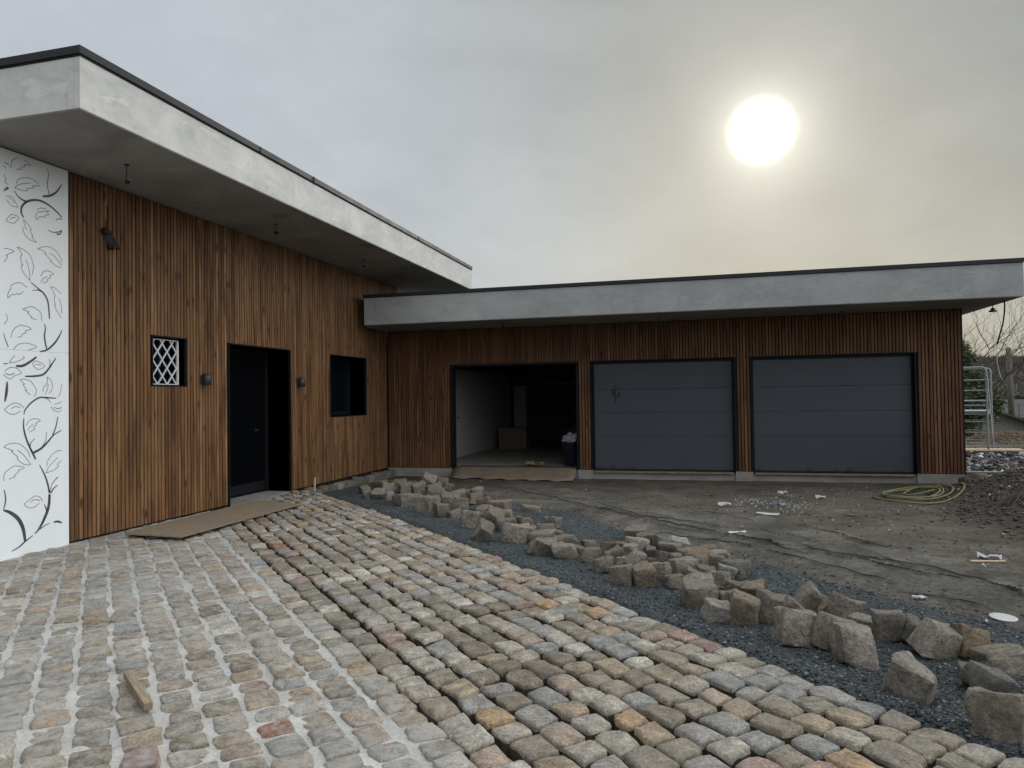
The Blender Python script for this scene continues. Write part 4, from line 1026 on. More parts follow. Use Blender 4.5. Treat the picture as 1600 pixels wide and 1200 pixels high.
def crumple(name, p, sx, sy, sz, mat, label, cat, seed, rz=0):
    rr = random.Random(seed); n = 5; V = []; Fc = []
    for j in range(n):
        for i in range(n):
            u = i/(n-1)-.5; w = j/(n-1)-.5; V.append(((u+rr.uniform(-.1, .1))*sx, (w+rr.uniform(-.1, .1))*sy, max(.002, sz*rr.random())))
    nv_ = len(V); V += [(x_, y_, z_-.004) for x_, y_, z_ in V]
    for j in range(n-1):
        for i in range(n-1):
            q = (j*n+i, j*n+i+1, (j+1)*n+i+1, (j+1)*n+i); Fc.append(q); Fc.append(tuple(k+nv_ for k in reversed(q)))
    rim = [i for i in range(n)]+[j*n+n-1 for j in range(1, n)]+[(n-1)*n+i for i in range(n-2, -1, -1)]+[j*n for j in range(n-2, 0, -1)]
    for k in range(len(rim)):
        a_, b_ = rim[k], rim[(k+1) % len(rim)]; Fc.append((a_, a_+nv_, b_+nv_, b_))
    o = mesh_obj(name, V, Fc, mat); z = gz(p[0], p[1]) if p[1] < 15 else 0.0
    o.location = (p[0], p[1], z+.012); o.rotation_euler = (0, 0, rz); tag(o, label, cat); return o
def onground(u, v):
    z = -.15
    for _ in range(6):
        p = at_z(u, v, z); z = gz(p[0], p[1])
    return at_z(u, v, z)
scraps = [(1132, 792, .20, .10, .05, 'scrapw', 'pale blue-white plastic scrap on the dirt below the middle garage door'),
 (1179, 784, .16, .07, .03, 'scrapb', 'small blue scrap on the dirt, left of the bigger blue one'),
 (1217, 791, .26, .10, .03, 'scrapb', 'flat blue-grey scrap on the dirt between two white ones'),
 (1223, 776, .20, .09, .07, 'scrapw', 'crumpled white scrap nearest the right-hand garage door'),
 (1200, 805, .34, .08, .02, 'scrapw', 'long thin white strip lying on the dirt below the blue scraps'),
 (1152, 834, .26, .07, .02, 'scrapw', 'flat white paper scrap lying among the fabric folds'),
 (1282, 780, .18, .09, .05, 'scrapw', 'greyish crumpled scrap right of the white ones on the dirt'),
 (1105, 775, .22, .08, .02, 'cardboard', 'beige paper scrap on the dirt left of the white scraps'),
 (1328, 807, .20, .06, .02, 'cardboard', 'beige torn scrap on the dirt near the coiled hose'),
 (1549, 876, .24, .13, .05, 'scrapw', 'white splash of plaster crumbs at the foot of the soil heap'),
 (1437, 937, .12, .05, .02, 'scrapw', 'narrow white paper shred at the gravel edge'),
 (1541, 974, .035, .03, .015, 'scrapw', 'tiny white crumb beside the round lid'),
 (950, 745, .5, .12, .02, 'cardboard', 'brown paper strip lying before the cardboard threshold sheet'),
 (735, 748, .7, .10, .03, 'fabric', 'grey strip of plastic below the left end of the cardboard sheet'),
 (1000, 736, .30, .1, .02, 'cardboard', 'small beige scrap at the foot of the middle garage door'),
 (843, 738, .35, .14, .03, 'cardboard', 'torn brown cardboard bit under the threshold sheet')]
for i, (u, v, a, c, h_, mt, lab) in enumerate(scraps): crumple('scrap', onground(u, v), a*.8, c*.8, h_*1.3, M[mt], lab, 'scrap', i+3, random.uniform(-.4, .4))
P = []; Z_ = []
for (u, v, su, sv, n_) in ((1215, 789, 30, 5, 170), (1170, 785, 18, 3, 60), (1549, 877, 14, 3.5, 90), (1290, 780, 60, 9, 60), (1240, 800, 90, 14, 50)):
    for k in range(n_):
        q = onground(random.gauss(u, su), random.gauss(v, sv)); sz_ = random.uniform(.004, .020)
        if q[1] < 14.9: P.append((q[0], q[1], gz(q[0], q[1])+.004)); Z_.append(sz_)
tag(chips('plaster_crumbs', P, Z_, M['scrapw'], ground_o, .4), 'whitish plaster crumbs strewn on the dirt')
p = onground(1568, 967); o = MB().tube([(0, 0, 0), (0, 0, .008), (0, 0, .012)], [.085, .088, .07], 24).build('plastic_lid', M['scrapw']); o.location = (p[0], p[1], gz(p[0], p[1])+.006); o.rotation_euler = (.05, .03, 0)
tag(o, 'round white plastic lid on the dark gravel at the right', 'lid')
o = MB().bar((-.15, 0, 0), (.15, .02, .01), .02, .012).build('wood_splinter', M['sawn']); p = onground(1545, 881); o.location = (p[0], p[1], gz(p[0], p[1])+.02); tag(o, 'pale wood splinter beside the white plaster crumbs', 'splinter')
# white paper inside
crumple('paper_sheet', (-3.62, 15.62, 0), .45, .20, .10, M['cardboard'], 'folded pale cardboard piece on the garage floor beside the bin', 'cardboard', 77)

# hose
mb = MB(); pts = []
for k in range(0, 150):
    a = k/150*2*math.pi*4.3; lap = k/35; rx = 92-11*lap+9*math.sin(a*.43+1)+5*math.sin(a*2.3); ry = 12.5-1.9*lap+1.6*math.sin(a*1.37)
    cxx = 1432+10*math.sin(lap*1.7); cyy = 777+2.0*math.sin(lap*2.3)
    u = cxx-rx*.72*math.cos(a+.3)+ (0 if lap < 3 else 8); v = cyy+ry*math.sin(a)
    p = at_z(u, v, -.17); x_, y_ = p[0], min(p[1], 14.6); pts.append((x_, y_, gz(x_, y_)+.018+.012*(lap)+.01*math.sin(k*.35)))
mb.tube(pts, .014, 8); ho = mb.build('hose', M['hose'], None, True); tag(ho, 'yellow-green garden hose coiled loosely on the dirt before the garage corner', 'hose')
# earth lump and buried pipe next to the garage corner
bm = bmesh.new(); bmesh.ops.create_icosphere(bm, subdivisions=4, radius=1)
for v in bm.verts:
    n = mnoise.noise(v.co*1.8)+.5*mnoise.noise(v.co*5)+.25*mnoise.noise(v.co*12); v.co = Vector((v.co.x*.26, v.co.y*.22, v.co.z*.20))*(1+.22*n)
me = bpy.data.meshes.new('earth_lump'); bm.to_mesh(me); bm.free(); me.materials.append(flat('clay_lump', (.085, .068, .050), .95, 0, .35, 7, .6)); me.polygons.foreach_set('use_smooth', [True]*len(me.polygons))
p = (4.72, 14.25); tag(link('earth_lump', me, None, None, (p[0], p[1], gz(*p)+.10)), 'rounded brown lump of clay at the garage corner', 'lump of earth')
o = MB().tube([(-.45, .3, .03), (0, 0, .07), (.5, -.1, .09)], .05, 10).build('drain_pipe', M['rubber']); o.location = (5.45, 15.0, gz(5.45, 15.0)+.05); tag(o, 'black pipe half buried behind the clay lump at the garage corner', 'pipe')
o = MB().bar((-.5, .5, .06), (.5, -.1, .12), .05, .03).build('batten', M['scrapw']); o.location = (5.6, 15.7, gz(5.6, 15.7)+.05); tag(o, 'whitish batten lying on rubble beside the garage corner', 'batten')
# roots and dry grass sticking from the heap
def tuft(p, n, L_, mat, name, label, cat, dirv):
    mb = MB()
    for k in range(n):
        a = random.gauss(0, .35); d = Vector(dirv)+Vector((random.gauss(0, .28), random.gauss(0, .28), random.gauss(0, .2))); d.normalize(); l = L_*random.uniform(.5, 1.1)
        q0 = Vector((random.gauss(0, .03), random.gauss(0, .03), 0)); mb.tube([q0, q0+d*l*.5+Vector((0, 0, .03)), q0+d*l+Vector((0, 0, -.10*l))], [.005, .004, .0015], 4)
    o = mb.build(name, mat); o.location = p; tag(o, label, cat); return o
p = at_y(1594, 778, 10.4); tuft((p[0], p[1], gz(p[0], p[1])+.05), 34, .42, M['pole'], 'dry_grass_tuft', 'tuft of dry grass hanging down the soil heap at the right edge', 'dry grass', (-.7, -.4, -.35))
p = at_y(1583, 738, 12.6); tuft((p[0], p[1], gz(p[0], p[1])+.12), 10, .26, M['board'], 'root_tangle', 'pale tangled root on the crest of the soil heap', 'root', (-.3, -.2, -.8))
for (u, v, yy) in ((1572, 745, 12.3), (1562, 752, 12.0)):
    pass

# ---------------------------------------------------------------- ground fabric with folds
folds_px = [[(830,766),(900,781),(1000,806),(1060,815),(1130,826),(1240,838),(1300,855)], [(1030,835),(1100,845),(1175,856)], [(1245,823),(1290,832),(1330,845),(1395,860)],
 [(1340,848),(1370,858),(1400,860)], [(1240,850),(1270,862),(1300,868),(1370,875),(1430,890)], [(1290,868),(1380,885),(1450,900),(1520,912)], [(1370,870),(1400,880),(1460,892),(1530,910),(1600,935)],
 [(1400,922),(1450,935),(1500,942),(1550,957)], [(1540,917),(1600,935)], [(780,762),(850,776),(930,795),(1010,818)], [(1080,800),(1130,806),(1180,815)], [(1130,838),(1200,850),(1260,866)], [(900,790),(980,806),(1050,826),(1120,838)],
 [(1180,862),(1240,872),(1320,892),(1400,915)], [(960,800),(1060,822),(1150,842),(1230,856)]]
folds = []
for pl in folds_px:
    q = [onground(u, v)[:2] for u, v in pl]; wd = random.uniform(.012, .022); hh = random.uniform(.020, .036)
    folds.append((np.array(q), wd, hh))
def seg_dist(X, Y, q):
    best = np.full(X.shape, 9.); al = np.zeros(X.shape); n = len(q)-1
    for i in range(n):
        a = q[i]; d = q[i+1]-a; L2 = (d**2).sum(); t = np.clip(((X-a[0])*d[0]+(Y-a[1])*d[1])/L2, 0, 1)
        dd = np.hypot(X-a[0]-t*d[0], Y-a[1]-t*d[1]); m_ = dd < best; best = np.where(m_, dd, best); al = np.where(m_, (i+t)/n, al)
    return best, al
fx = np.arange(-4.6, 4.6, .018); fy = np.arange(5.2, 13.4, .018); FX, FY = np.meshgrid(fx, fy)
glf = np.interp(FX, [-7, -6.6, -4.0, -1.75, -.65, .6, 1.45, 2.1, 4], [14.6, 14.4, 11.6, 10.1, 8.2, 7.3, 6.3, 5.7, 4])
wob = .12*np.sin(FX*3.1)+.07*np.sin(FX*7.3+1)+.05*np.sin(FX*17)
up_edge = glf+2.9-.25*(FX+2)*0+.3*np.sin(FX*1.1)+wob*1.3
inside = (FY > glf+.15+wob) & (FY < up_edge)
ii = np.clip(np.searchsorted(xs, FX)-1, 0, len(xs)-2); jj = np.clip(np.searchsorted(ys, FY)-1, 0, len(ys)-2)
tx = (FX-xs[ii])/(xs[ii+1]-xs[ii]); ty = (FY-ys[jj])/(ys[jj+1]-ys[jj])
FZ = ZZ[jj, ii]*(1-tx)*(1-ty)+ZZ[jj, ii+1]*tx*(1-ty)+ZZ[jj+1, ii]*(1-tx)*ty+ZZ[jj+1, ii+1]*tx*ty
edge = np.minimum(np.clip((FY-glf-.15-wob)/.25, 0, 1), np.clip((up_edge-FY)/.25, 0, 1))
FZ = FZ-.004+.012*edge+.006*np.sin(FX*5+FY*9+1.5*np.sin(FX*2.1))*np.sin(FX*1.3-FY*2)+.009*fbm(FX*2.5, FY*4.5)+.006*fbm(FX*9, FY*11)
fold = np.zeros_like(FX)
jx = .03*np.sin(FX*9+FY*4)+.015*np.sin(FX*23+1.3)
for q, wd, hh in folds:
    d_, al = seg_dist(FX+jx*.5, FY+jx, q); w_ = wd*(.45+np.sin(np.clip(al, 0, 1)*np.pi)*.9)
    FZ += hh*np.exp(-(d_/w_)**2)*edge; 
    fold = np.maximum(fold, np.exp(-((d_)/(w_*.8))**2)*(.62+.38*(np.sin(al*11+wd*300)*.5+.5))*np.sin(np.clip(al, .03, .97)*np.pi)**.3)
idf = np.arange(FX.size).reshape(FX.shape)
Qf = np.stack([idf[:-1, :-1], idf[:-1, 1:], idf[1:, 1:], idf[1:, :-1]], -1).reshape(-1, 4)
kin = inside.ravel()[Qf].all(1); Qf = Qf[kin]; Vf = np.stack([FX, FY, FZ], -1).reshape(-1, 3)
used = np.unique(Qf); remap = -np.ones(len(Vf), int); remap[used] = np.arange(len(used))
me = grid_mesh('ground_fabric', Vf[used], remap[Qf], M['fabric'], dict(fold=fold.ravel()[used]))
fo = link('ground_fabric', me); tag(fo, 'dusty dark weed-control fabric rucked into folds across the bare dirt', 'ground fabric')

# ---------------------------------------------------------------- loose stones
def chunk_mesh(i):
    rr = random.Random(500+i); bm = bmesh.new(); bmesh.ops.create_cube(bm, size=1)
    for v in bm.verts: v.co = Vector([c*rr.uniform(.78, 1.12)+rr.uniform(-.07, .07) for c in v.co])
    if i % 3 == 0:   # one chipped corner
        v = rr.choice(bm.verts[:]); v.co *= rr.uniform(.45, .7)
    bmesh.ops.bevel(bm, geom=bm.edges[:], offset=rr.uniform(.05, .12), segments=2, affect='EDGES', profile=.55)
    bmesh.ops.triangulate(bm, faces=bm.faces[:]); bmesh.ops.subdivide_edges(bm, edges=[e for e in bm.edges if e.calc_length() > .35], cuts=2, use_grid_fill=True)
    off = Vector((rr.uniform(0, 50), rr.uniform(0, 50), rr.uniform(0, 50)))
    for v in bm.verts:
        n = mnoise.noise(v.co*2.1+off)*.15+mnoise.noise(v.co*5.5+off)*.07+mnoise.noise(v.co*13+off)*.02; v.co += v.co.normalized()*n
    me = bpy.data.meshes.new('loose_stone'); bm.to_mesh(me); bm.free(); me.materials.append(M['loose']); me.polygons.foreach_set('use_smooth', [True]*len(me.polygons))
    try: me.set_sharp_from_angle(angle=math.radians(38))
    except Exception: pass
    return me
chunks = [chunk_mesh(i) for i in range(22)]
# (centre x, base y, width, optional height ratio, hand label)
NL = None
LS = [
 (1563,1157,86,.98,'largest loose stone, dark and blocky, at the bottom right corner'), (1547,1100,66,.75,'wedge-shaped tan stone leaning behind the largest dark one'), (1517,1077,33,1.0,'small upright stone left of the tan wedge'),
 (1435,1101,76,.88,'big squarish brown stone standing alone nearest the paving'), (1565,1056,74,.5,'long flat pale block lying at the right edge'), (1517,1033,52,.95,'squarish grey-brown cube behind the long flat block'),
 (1465,1032,56,.9,'slanting blue-grey slab leaning right of the middle cluster'), (1430,1013,46,.85,'grey-brown stone half hidden behind the slanting blue-grey slab'),
 (1340,1048,70,.9,'large upright grey block at the front of the middle cluster'), (1298,1020,56,1.0,'pale boot-shaped stone just left of the large upright grey block'), (1240,1013,64,.9,'rust-brown tilted cube at the left front of the middle cluster'),
 (1388,1007,48,1.1,'tall squarish brown stone behind the large upright block'), (1352,992,42,.6,'small pale flattish stone behind the large upright block'), (1322,976,46,.9,'tilted angular grey stone at the top of the middle cluster'),
 (1268,962,44,1.0,'dark blue-grey stone standing on its corner like a diamond'), (1293,968,28,1.0,'small cube right of the diamond-standing stone'), (1242,967,36,.7,'brownish small stone left of the diamond-standing one'), (1268,981,30,.6,'small dark stone in front of the diamond-standing one'),
 (1204,977,44,1.1,'tall rough cube left of the rust-brown one'), (1163,981,44,1.15,'dark pitted upright stone beside the flat grey wedge'), (1120,977,44,.75,'flat grey wedge nearest the paving below the biggest block'),
 (1178,944,40,.8,'rounded dark grey stone behind the dark pitted one'), (1137,952,38,.8,'pale angular stone right of the biggest block'), (1093,955,56,.85,'biggest block of the second cluster with a flat chipped top'),
 (1125,924,36,.8,'grey stone behind the biggest block of the second cluster'), (1088,918,34,.8,'stone propped just above the biggest chipped-top block'), (1053,923,30,.8,'small stone at the left foot of the biggest chipped-top block'),
 (1150,907,38,.75,'grey cube at the right end of the second cluster'), (1118,894,30,.8,NL), (1120,880,38,.4,'flat slab lying on top at the back of the second cluster'), (1090,898,44,.85,'brown tilted cube high in the second cluster'),
 (1067,905,40,.75,'pale tilted block high in the second cluster'), (1075,882,36,.6,NL), (1047,873,34,.7,NL), (1059,860,34,.5,'long pale stone leaning up at the back of the second cluster'), (1045,886,30,.7,NL), (1030,911,34,.95,'dark brown rounded stone in a gap of the second cluster'),
 (1007,920,37,1.0,'speckled upright block at the left front of the second cluster'), (972,918,35,1.0,'grey block left of the speckled upright one'), (995,888,27,1.0,'small pale whitish cube sitting above two grey blocks'), (972,885,20,.6,NL),
 (997,869,37,.75,'dark brown tilted stone below the topmost one of its pile'), (995,850,35,.7,'topmost pale stone of the pile right of the gap'), (970,869,24,.9,NL), (957,880,32,.7,NL), (943,898,31,.8,'pale rounded cube alone left of the two grey blocks'), (1018,872,18,.9,NL), (1018,886,20,.6,NL),
 (922,882,32,.8,'speckled cube at the right of the row gap'), (920,862,25,.6,NL), (882,876,36,.6,'flat-topped block lying before the small row of stones'), (883,861,38,.55,NL), (846,871,38,.85,'pyramid-shaped grey stone in the row'), (846,853,40,.5,NL), (850,838,30,.6,NL), (864,830,24,.9,NL),
 (820,828,30,.6,NL), (806,851,42,.75,'double block with squared front near the end of the row'), (791,834,34,.7,NL), (754,850,30,1.15,'orange-veined pointed stone nearest the paving edge'), (771,827,33,1.0,'tall split stone behind the orange-veined pointed one'), (791,823,23,.9,NL), (808,822,17,.8,NL),
 (830,803,30,.35,'broken brown slab lying flat at the back of the row'), (780,803,32,.6,NL), (757,802,24,1.0,NL), (737,827,30,1.0,'squarish grey stone left of the tall split one'), (755,812,24,.8,NL), (742,791,22,.9,NL), (724,803,27,1.0,NL), (710,812,22,.6,'small flat-topped block near the paving'), (702,798,30,.8,NL),
 (690,811,22,1.0,'squared cube standing alone before the far pile'), (664,803,27,1.0,'dark blocky stone at the front of the far pile'), (681,790,22,.6,NL), (716,783,22,.7,NL), (731,776,16,.6,NL), (700,768,17,.7,NL), (680,776,26,.8,NL), (667,767,24,1.1,'peaked stone at the top of the far pile'), (655,777,24,1.0,NL),
 (637,793,34,.6,'long low stone at the front of the far pile'), (621,786,16,.8,NL), (609,784,15,1.0,NL), (635,773,22,.8,NL), (619,766,20,.8,NL), (592,782,20,.8,NL), (596,768,21,.8,NL), (575,781,18,.8,NL), (570,774,17,.8,NL), (645,765,15,.8,NL), (700,784,20,.8,NL), (764,818,20,.7,NL),
 (1102,912,30,.8,NL), (1010,857,26,.8,NL), (984,874,26,.8,NL), (1034,861,28,.7,NL), (1061,891,28,.8,NL), (1105,873,27,.7,NL), (1136,909,30,.8,NL), (1192,961,30,.7,NL), (1152,937,32,.8,NL), (1143,965,30,.6,NL), (1079,941,26,.6,NL), (951,866,26,.7,NL), (988,906,24,.7,NL),
 (605,771,18,.9,NL), (628,766,18,.9,NL), (690,763,18,.9,NL), (651,789,20,.8,NL), (717,796,20,.8,NL), (746,777,18,.8,NL), (769,787,22,.7,NL), (675,784,18,1.0,NL), (790,812,20,.7,NL), (834,838,20,.7,NL), (870,845,20,.7,NL), (903,870,20,.7,NL),
]
for i, e in enumerate(LS):
    u, v, w, hr, lab = e; p = onground(u, v-2); d = depth(p); sz = w*d/F*1.04
    back = Vector((p[0], p[1], 0)).normalized()*sz*.42
    x_, y_ = p[0]+back.x, p[1]+back.y
    o = bpy.data.objects.new('loose_stone', chunks[(i*7) % 22]); COL.objects.link(o)
    hgt = sz*hr*.95
    big = hr > .62
    rz = math.atan2(y_, x_)+math.pi/2+random.uniform(-.5, .5)
    o.rotation_euler = (random.gauss(0, .16 if big else .08), random.gauss(0, .16 if big else .08), rz)
    if 'diamond' in (lab or ''): o.rotation_euler = (.1, .72, rz*0+.2)
    if 'leaning' in (lab or '') or 'slant' in (lab or ''): o.rotation_euler = (.25, .38, .4)
    if 'pointed' in (lab or '') or 'pyramid' in (lab or '') or 'peaked' in (lab or ''): o.rotation_euler = (.55, .5, .5)
    o.scale = (sz*.92, sz*.82, hgt)
    o.location = (x_, y_, gz(x_, y_)+hgt*.40)
    where = 'far pile nearest the house corner' if u < 735 else ('row between the far pile and the second cluster' if u < 935 else 'second cluster in the middle of the heap')
    if lab is None:
        clu = 0 if u < 735 else (1 if u < 935 else 2)
        mates = sorted(q[0]+q[1]*1e-4 for q in LS if (0 if q[0] < 735 else (1 if q[0] < 935 else 2)) == clu and q[0] < 1200)
        rank = mates.index(u+v*1e-4)+1
        suf = 'th' if 10 < rank % 100 < 20 else {1: 'st', 2: 'nd', 3: 'rd'}.get(rank % 10, 'th')
        lab = 'rough grey-brown stone, %d%s from the left among the loose stones of the %s' % (rank, suf, ['far pile', 'thin middle row', 'second cluster'][clu])
    grp = {'f': 'loose stones of the far pile', 'r': 'loose stones of the thin row', 's': 'loose stones of the second cluster'}[where[0]] if e[4] is None else 'loose paving stones heaped beside the cobbles'
    tag(o, lab, 'stone', grp)
# crumbled soil by the stones
# ---------------------------------------------------------------- background right of the garage
sc = empty('scaffold_tower', 'aluminium rolling scaffold frame standing behind the garage corner', 'scaffold', (7.57, 23.05, -.12)); sc.rotation_euler = (0, 0, math.radians(-24))
mb_y = [0.0, 1.3]
for yy in mb_y:
    for xx in (-.38, .38):
        MB().tube([(xx, yy, 0.08), (xx, yy, 2.2)], .025, 8).build('upright', M['alu'], sc)
    for k in range(7):
        MB().tube([(-.36, yy, .18+k*.30), (.36, yy, .18+k*.30)], .016, 6).build('rung', M['alu'], sc)
    MB().tube([(-.38, yy, 2.2), (-.36, yy, 2.30), (-.28, yy, 2.34), (.28, yy, 2.34), (.36, yy, 2.30), (.38, yy, 2.2)], .025, 8).build('guard_rail', M['alu'], sc)
MB().box(-.36, .36, .03, 1.28, .98, 1.10).build('platform', M['alu'], sc)
MB().tube([(-.36, 0, 1.25), (.36, 0, 1.25)], .02, 6).build('knee_rail', M['alu'], sc)
MB().tube([(.40, -.04, 2.1), (.52, -.15, .05)], .018, 6).build('outrigger', M['alu'], sc)
for xx in (-.38, .38): MB().tube([(xx-.02, 0, .03), (xx+.02, 0, .03)], .05, 12).build('castor', M['rubber'], sc)
o = rbox(5.5, 8.75, 22.75, 23.1, -.16, -.105, .004, 'scaffold_plank', M['sawn']); tag(o, 'pale new plank under the foot of the scaffold frame', 'plank')
# utility pole and wire
p0 = at_y(1575, 543, 45); up_ = empty('utility_pole', 'weathered wooden utility pole with a wire running off to the right', 'utility pole', (p0[0], 45, -1.2))
MB().tube([(.12, 0, 0), (0, 0, p0[2]+1.2)], [.17, .12], 12).build('pole', M['pole'], up_, True)
MB().tube([(0, 0, p0[2]+.95), (-.35, .0, p0[2]+.85), (-.9, 0, .1)], [.02, .02, .02], 5).build('stay_wire', M['rubber'], up_) if False else None
MB().tube([(.05, -.1, p0[2]+.95), (.45, -.1, p0[2]+1.15)], .03, 6).build('bracket', M['alu'], up_)
MB().tube([(.45, -.1, p0[2]+1.15), (6, -6, p0[2]+1.0), (14, -14, p0[2]+1.4)], .02, 5).build('wire', M['rubber'], up_)
# shed
sh = empty('shed', 'low pale timber shed with a dark sloping roof beyond the scaffold', 'shed', (13.5, 38, -1.1))
for k in range(42):
    xx = -2.9+k*.1; zt = 1.62-.36*max(0, xx+.3)
    if xx < -.3: zt = 1.62+.0*xx
    if xx > 1.15: break
    o = MB().box(xx, xx+.088, 0, .03, 0, zt+.1).build('plank', M['siding'], sh)
MB().box(-2.9, 1.25, .032, 3, 0, 1.05).box(-2.9, .0, .032, 3, 1.05, 1.5).build('wall', M['siding'], sh)
MB().box(1.25, 3.0, .4, 3, 0, .85).build('annex_wall', M['siding'], sh)
MB().add([(-.45, -.4, 1.86), (2.6, -.4, .72), (2.6, 3.3, .72), (-.45, 3.3, 1.86), (-.45, -.4, 1.78), (2.6, -.4, .60), (2.6, 3.3, .60), (-.45, 3.3, 1.78)], [(0,1,2,3),(4,7,6,5),(0,4,5,1),(1,5,6,2),(2,6,7,3),(3,7,4,0)]).build('roof', M['roofing'], sh)
MB().box(1.35, 2.0, .36, .40, .15, .62).build('window', M['glassdark'], sh); MB().box(1.28, 2.1, .33, .36, .08, .15).build('window_sill', M['scrapw'], sh)
# far house
fh = empty('far_house', 'small pale house glimpsed behind the shed at the right edge', 'house', (25, 64, -3.2))
MB().box(-2, 6, 0, 5, 0, 2.6).build('wall', M['siding'], fh); MB().add([(-2.4,-.4,2.6),(6.4,-.4,2.6),(6.4,5.4,2.6),(-2.4,5.4,2.6),(-2.4,2.5,4.0),(6.4,2.5,4.0)], [(0,1,5,4),(2,3,4,5),(0,4,3),(1,2,5),(0,3,2,1)]).build('roof', M['roofing'], fh)
for k in range(3): MB().box(-.8+k*2.3, .3+k*2.3, -.05, -.003, 1.1, 2.2).build('window', M['scrapw'], fh)
# trees
def needles(center, rad, n, size, seed, squash=1.0, mat=None, name='crown', parent=None, droop=.0):
    rr = np.random.default_rng(seed); C_ = []
    bd_ = rr.normal(0, 1, (26, 3)); bd_ /= np.linalg.norm(bd_, axis=1)[:, None]; blobs = bd_*rr.uniform(.25, .85, (26, 1))*np.array(rad); br = rr.uniform(.22, .5, 26)
    P_ = blobs[rr.integers(0, 26, n)]+rr.normal(0, 1, (n, 3))*np.array(rad)*.13
    d = rr.normal(0, 1, (n, 3)); d[:, 2] = np.abs(d[:, 2])*.6-.1; d /= np.linalg.norm(d, axis=1)[:, None]
    s_ = np.cross(d, rr.normal(0, 1, (n, 3))); s_ /= np.linalg.norm(s_, axis=1)[:, None]
    sz = size*rr.uniform(.5, 1.3, n)[:, None]; A = P_-s_*sz*.16; B = P_+s_*sz*.16; C2 = P_+d*sz
    V = np.stack([A, B, C2], 1).reshape(-1, 3)+np.array(center)
    T_ = np.arange(n*3).reshape(-1, 3)
    me = bpy.data.meshes.new(name); me.vertices.add(n*3); me.vertices.foreach_set('co', V.astype(np.float32).ravel()); me.loops.add(n*3); me.loops.foreach_set('vertex_index', T_.astype(np.int32).ravel())
    me.polygons.add(n); me.polygons.foreach_set('loop_start', np.arange(0, n*3, 3, dtype=np.int32)); me.update(calc_edges=True); me.materials.append(mat)
    return link(name, me, parent)
pt = empty('pine_tree', 'bushy green pine behind the scaffold beside the garage corner', 'tree', (10.1, 31, -.6))
MB().tube([(0, 0, 0), (.1, 0, 1.5), (0, .1, 3.6)], [.16, .12, .04], 8).build('trunk', M['trunk'], pt)
for k in range(5):
    pass
needles((-.15, 0, 1.75), (1.25, 1.2, 1.6), 30000, .15, 3, 1, M['pine'], 'crown', pt)
needles((-.45, 0, 3.5), (.65, .6, .95), 7000, .14, 4, 1, M['pine'], 'crown_top', pt)
def bare_tree(x, y, z, h, seed, label, spread=.6, lean=0.0):
    rr = random.Random(seed); root = empty('bare_tree', label, 'tree', (x, y, z)); tr = MB(); bt = MB()
    def grow(p, d, L_, r, lvl):
        pts = [p]; dd = Vector(d); n = 4
        for k in range(n):
            dd = (dd+Vector((rr.gauss(0, .10), rr.gauss(0, .10), .03))).normalized(); pts.append(pts[-1]+dd*L_/n)
        rs = [r*(1-.16*k) for k in range(n+1)]
        (tr if lvl == 0 else bt).tube(pts, rs, 6 if lvl < 2 else 3, lvl < 2)
        if lvl >= 5: return
        nb = 4 if lvl < 2 else 3
        for k in range(nb):
            q = pts[rr.choice([2, 3, 4]) if lvl else rr.choice([2, 3, 3, 4])]; a = rr.uniform(0, 6.28); s_ = spread*rr.uniform(.6, 1.2)
            nd = (dd+Vector((math.cos(a)*s_, math.sin(a)*s_, rr.uniform(-.1, .2)))).normalized()
            grow(q, nd, L_*rr.uniform(.6, .8), r*.45, lvl+1)
    grow(Vector((0, 0, 0)), Vector((lean, 0, 1)).normalized(), h*.36, h*.013, 0)
    tr.build('trunk', M['trunk'], root); bt.build('branches', M['trunk'], root); return root
bare_tree(11.0, 34.5, -.9, 8.6, 11, 'bare winter tree with fine branches above the pine', .75, .12)
bare_tree(12.6, 37.5, -.9, 7.2, 15, 'smaller bare winter tree between the pine and the utility pole', .85, .1)
bare_tree(.42, 33, -.2, 7.6, 21, 'bare tree top just showing above the middle of the garage roof', .45)
bare_tree(1.85, 34, -.2, 7.6, 23, 'thin bare tree top peeping over the garage roof, right of another', .4)
bare_tree(10.3, 36, -.2, 8.0, 29, 'thin bare twig tip rising over the right end of the garage roof', .4)
# hedge
hd = empty('hedge', 'dark green hedge in front of the pale shed', 'hedge', (14.2, 33.5, -.85))
needles((0, 0, .16), (1.8, .4, .15), 9000, .10, 9, 1, M['ivy'], 'foliage', hd); MB().tube([(0, 0, -.1), (0, 0, .4)], .04, 6).build('stem', M['trunk'], hd)
# fence line near the shed
fn = empty('wire_fence', 'thin dark wire fence above the shed roof', 'fence', (14, 50, -1.2))
for k in range(9): MB().tube([(k*1.0, 0, 0), (k*1.0, 0, 1.9)], .025, 5).build('post', M['roofing'], fn)
for zz in (1.2, 1.85): MB().tube([(0, 0, zz), (8, 0, zz)], .012, 4).build('wire', M['roofing'], fn)
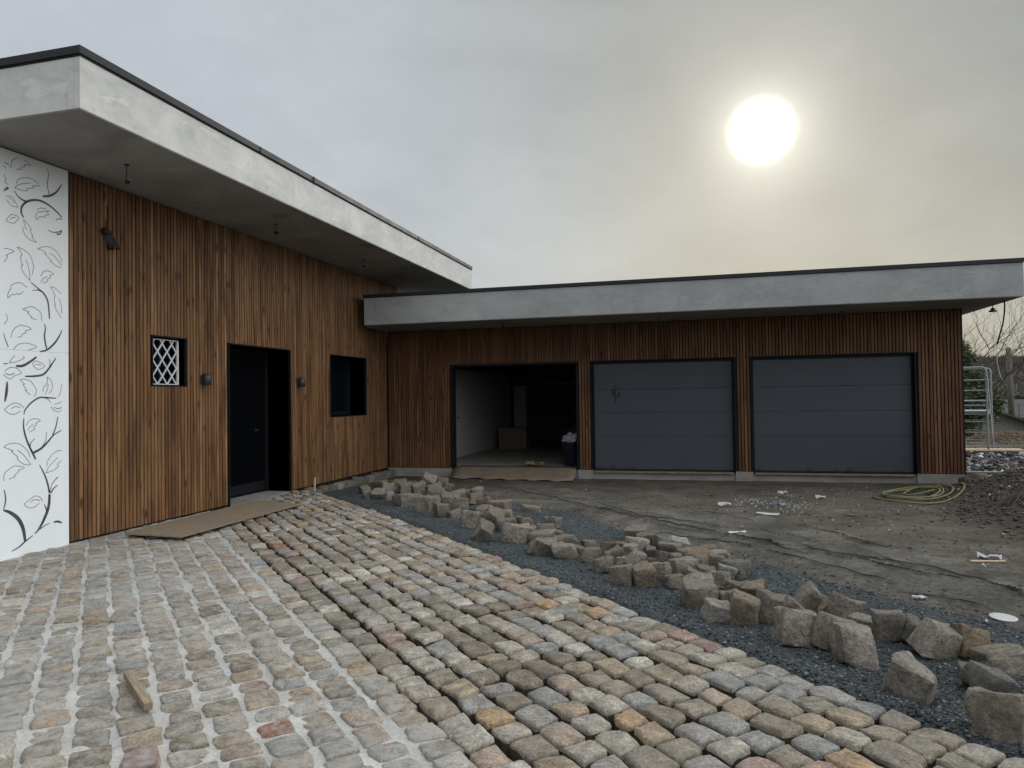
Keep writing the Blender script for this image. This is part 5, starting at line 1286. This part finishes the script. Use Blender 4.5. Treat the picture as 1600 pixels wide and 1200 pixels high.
# wooded hill
hx = np.linspace(-400, 500, 140); hy = np.linspace(70, 420, 60); HX, HY = np.meshgrid(hx, hy)
HZ = -2.0+8.6*sm(80, 230, HY)*(1+.10*np.sin(HX*.021+1))+1.0*np.sin(HX*.08)*sm(90, 140, HY)
idh = np.arange(HX.size).reshape(HX.shape); Qh = np.stack([idh[:-1, :-1], idh[:-1, 1:], idh[1:, 1:], idh[1:, :-1]], -1).reshape(-1, 4)
hill = link('hill', grid_mesh('hill', np.stack([HX, HY, HZ], -1).reshape(-1, 3), Qh, M['wood_far']), None, 'structure')
def wood_mass(n, seed):
    rr = np.random.default_rng(seed); y = rr.uniform(85, 240, n); x = y*rr.uniform(.30, .50, n)+rr.normal(0, 2, n)
    hz_ = -2.0+8.6*sm(80, 230, y)*(1+.10*np.sin(x*.021+1))
    h = rr.uniform(3.0, 6.0, n); 
    V = []; base = np.stack([x, y, hz_], -1)
    k = 16; out = []
    for j in range(k):
        o_ = base+np.stack([rr.normal(0, .9, n), rr.normal(0, .9, n), rr.uniform(.2, 1, n)*h*.55], -1)
        d = np.stack([rr.normal(0, .45, n), rr.normal(0, .45, n), rr.uniform(.5, 1, n)], -1)*rr.uniform(.8, 2.0, n)[:, None]
        w_ = np.stack([rr.uniform(.05, .16, n), np.zeros(n), np.zeros(n)], -1)
        out.append(np.stack([o_-w_, o_+w_, o_+d], 1))
    V = np.concatenate(out, 0).reshape(-1, 3); T_ = np.arange(len(V)).reshape(-1, 3)
    me = bpy.data.meshes.new('winter_wood'); me.vertices.add(len(V)); me.vertices.foreach_set('co', V.astype(np.float32).ravel()); me.loops.add(len(V)); me.loops.foreach_set('vertex_index', T_.astype(np.int32).ravel())
    me.polygons.add(len(T_)); me.polygons.foreach_set('loop_start', np.arange(0, len(V), 3, dtype=np.int32)); me.update(calc_edges=True); me.materials.append(M['wood_far'])
    return link('winter_wood', me, None, 'stuff')
tag(wood_mass(9000, 5), 'grey-brown leafless wood covering the hill behind the shed', 'wood')
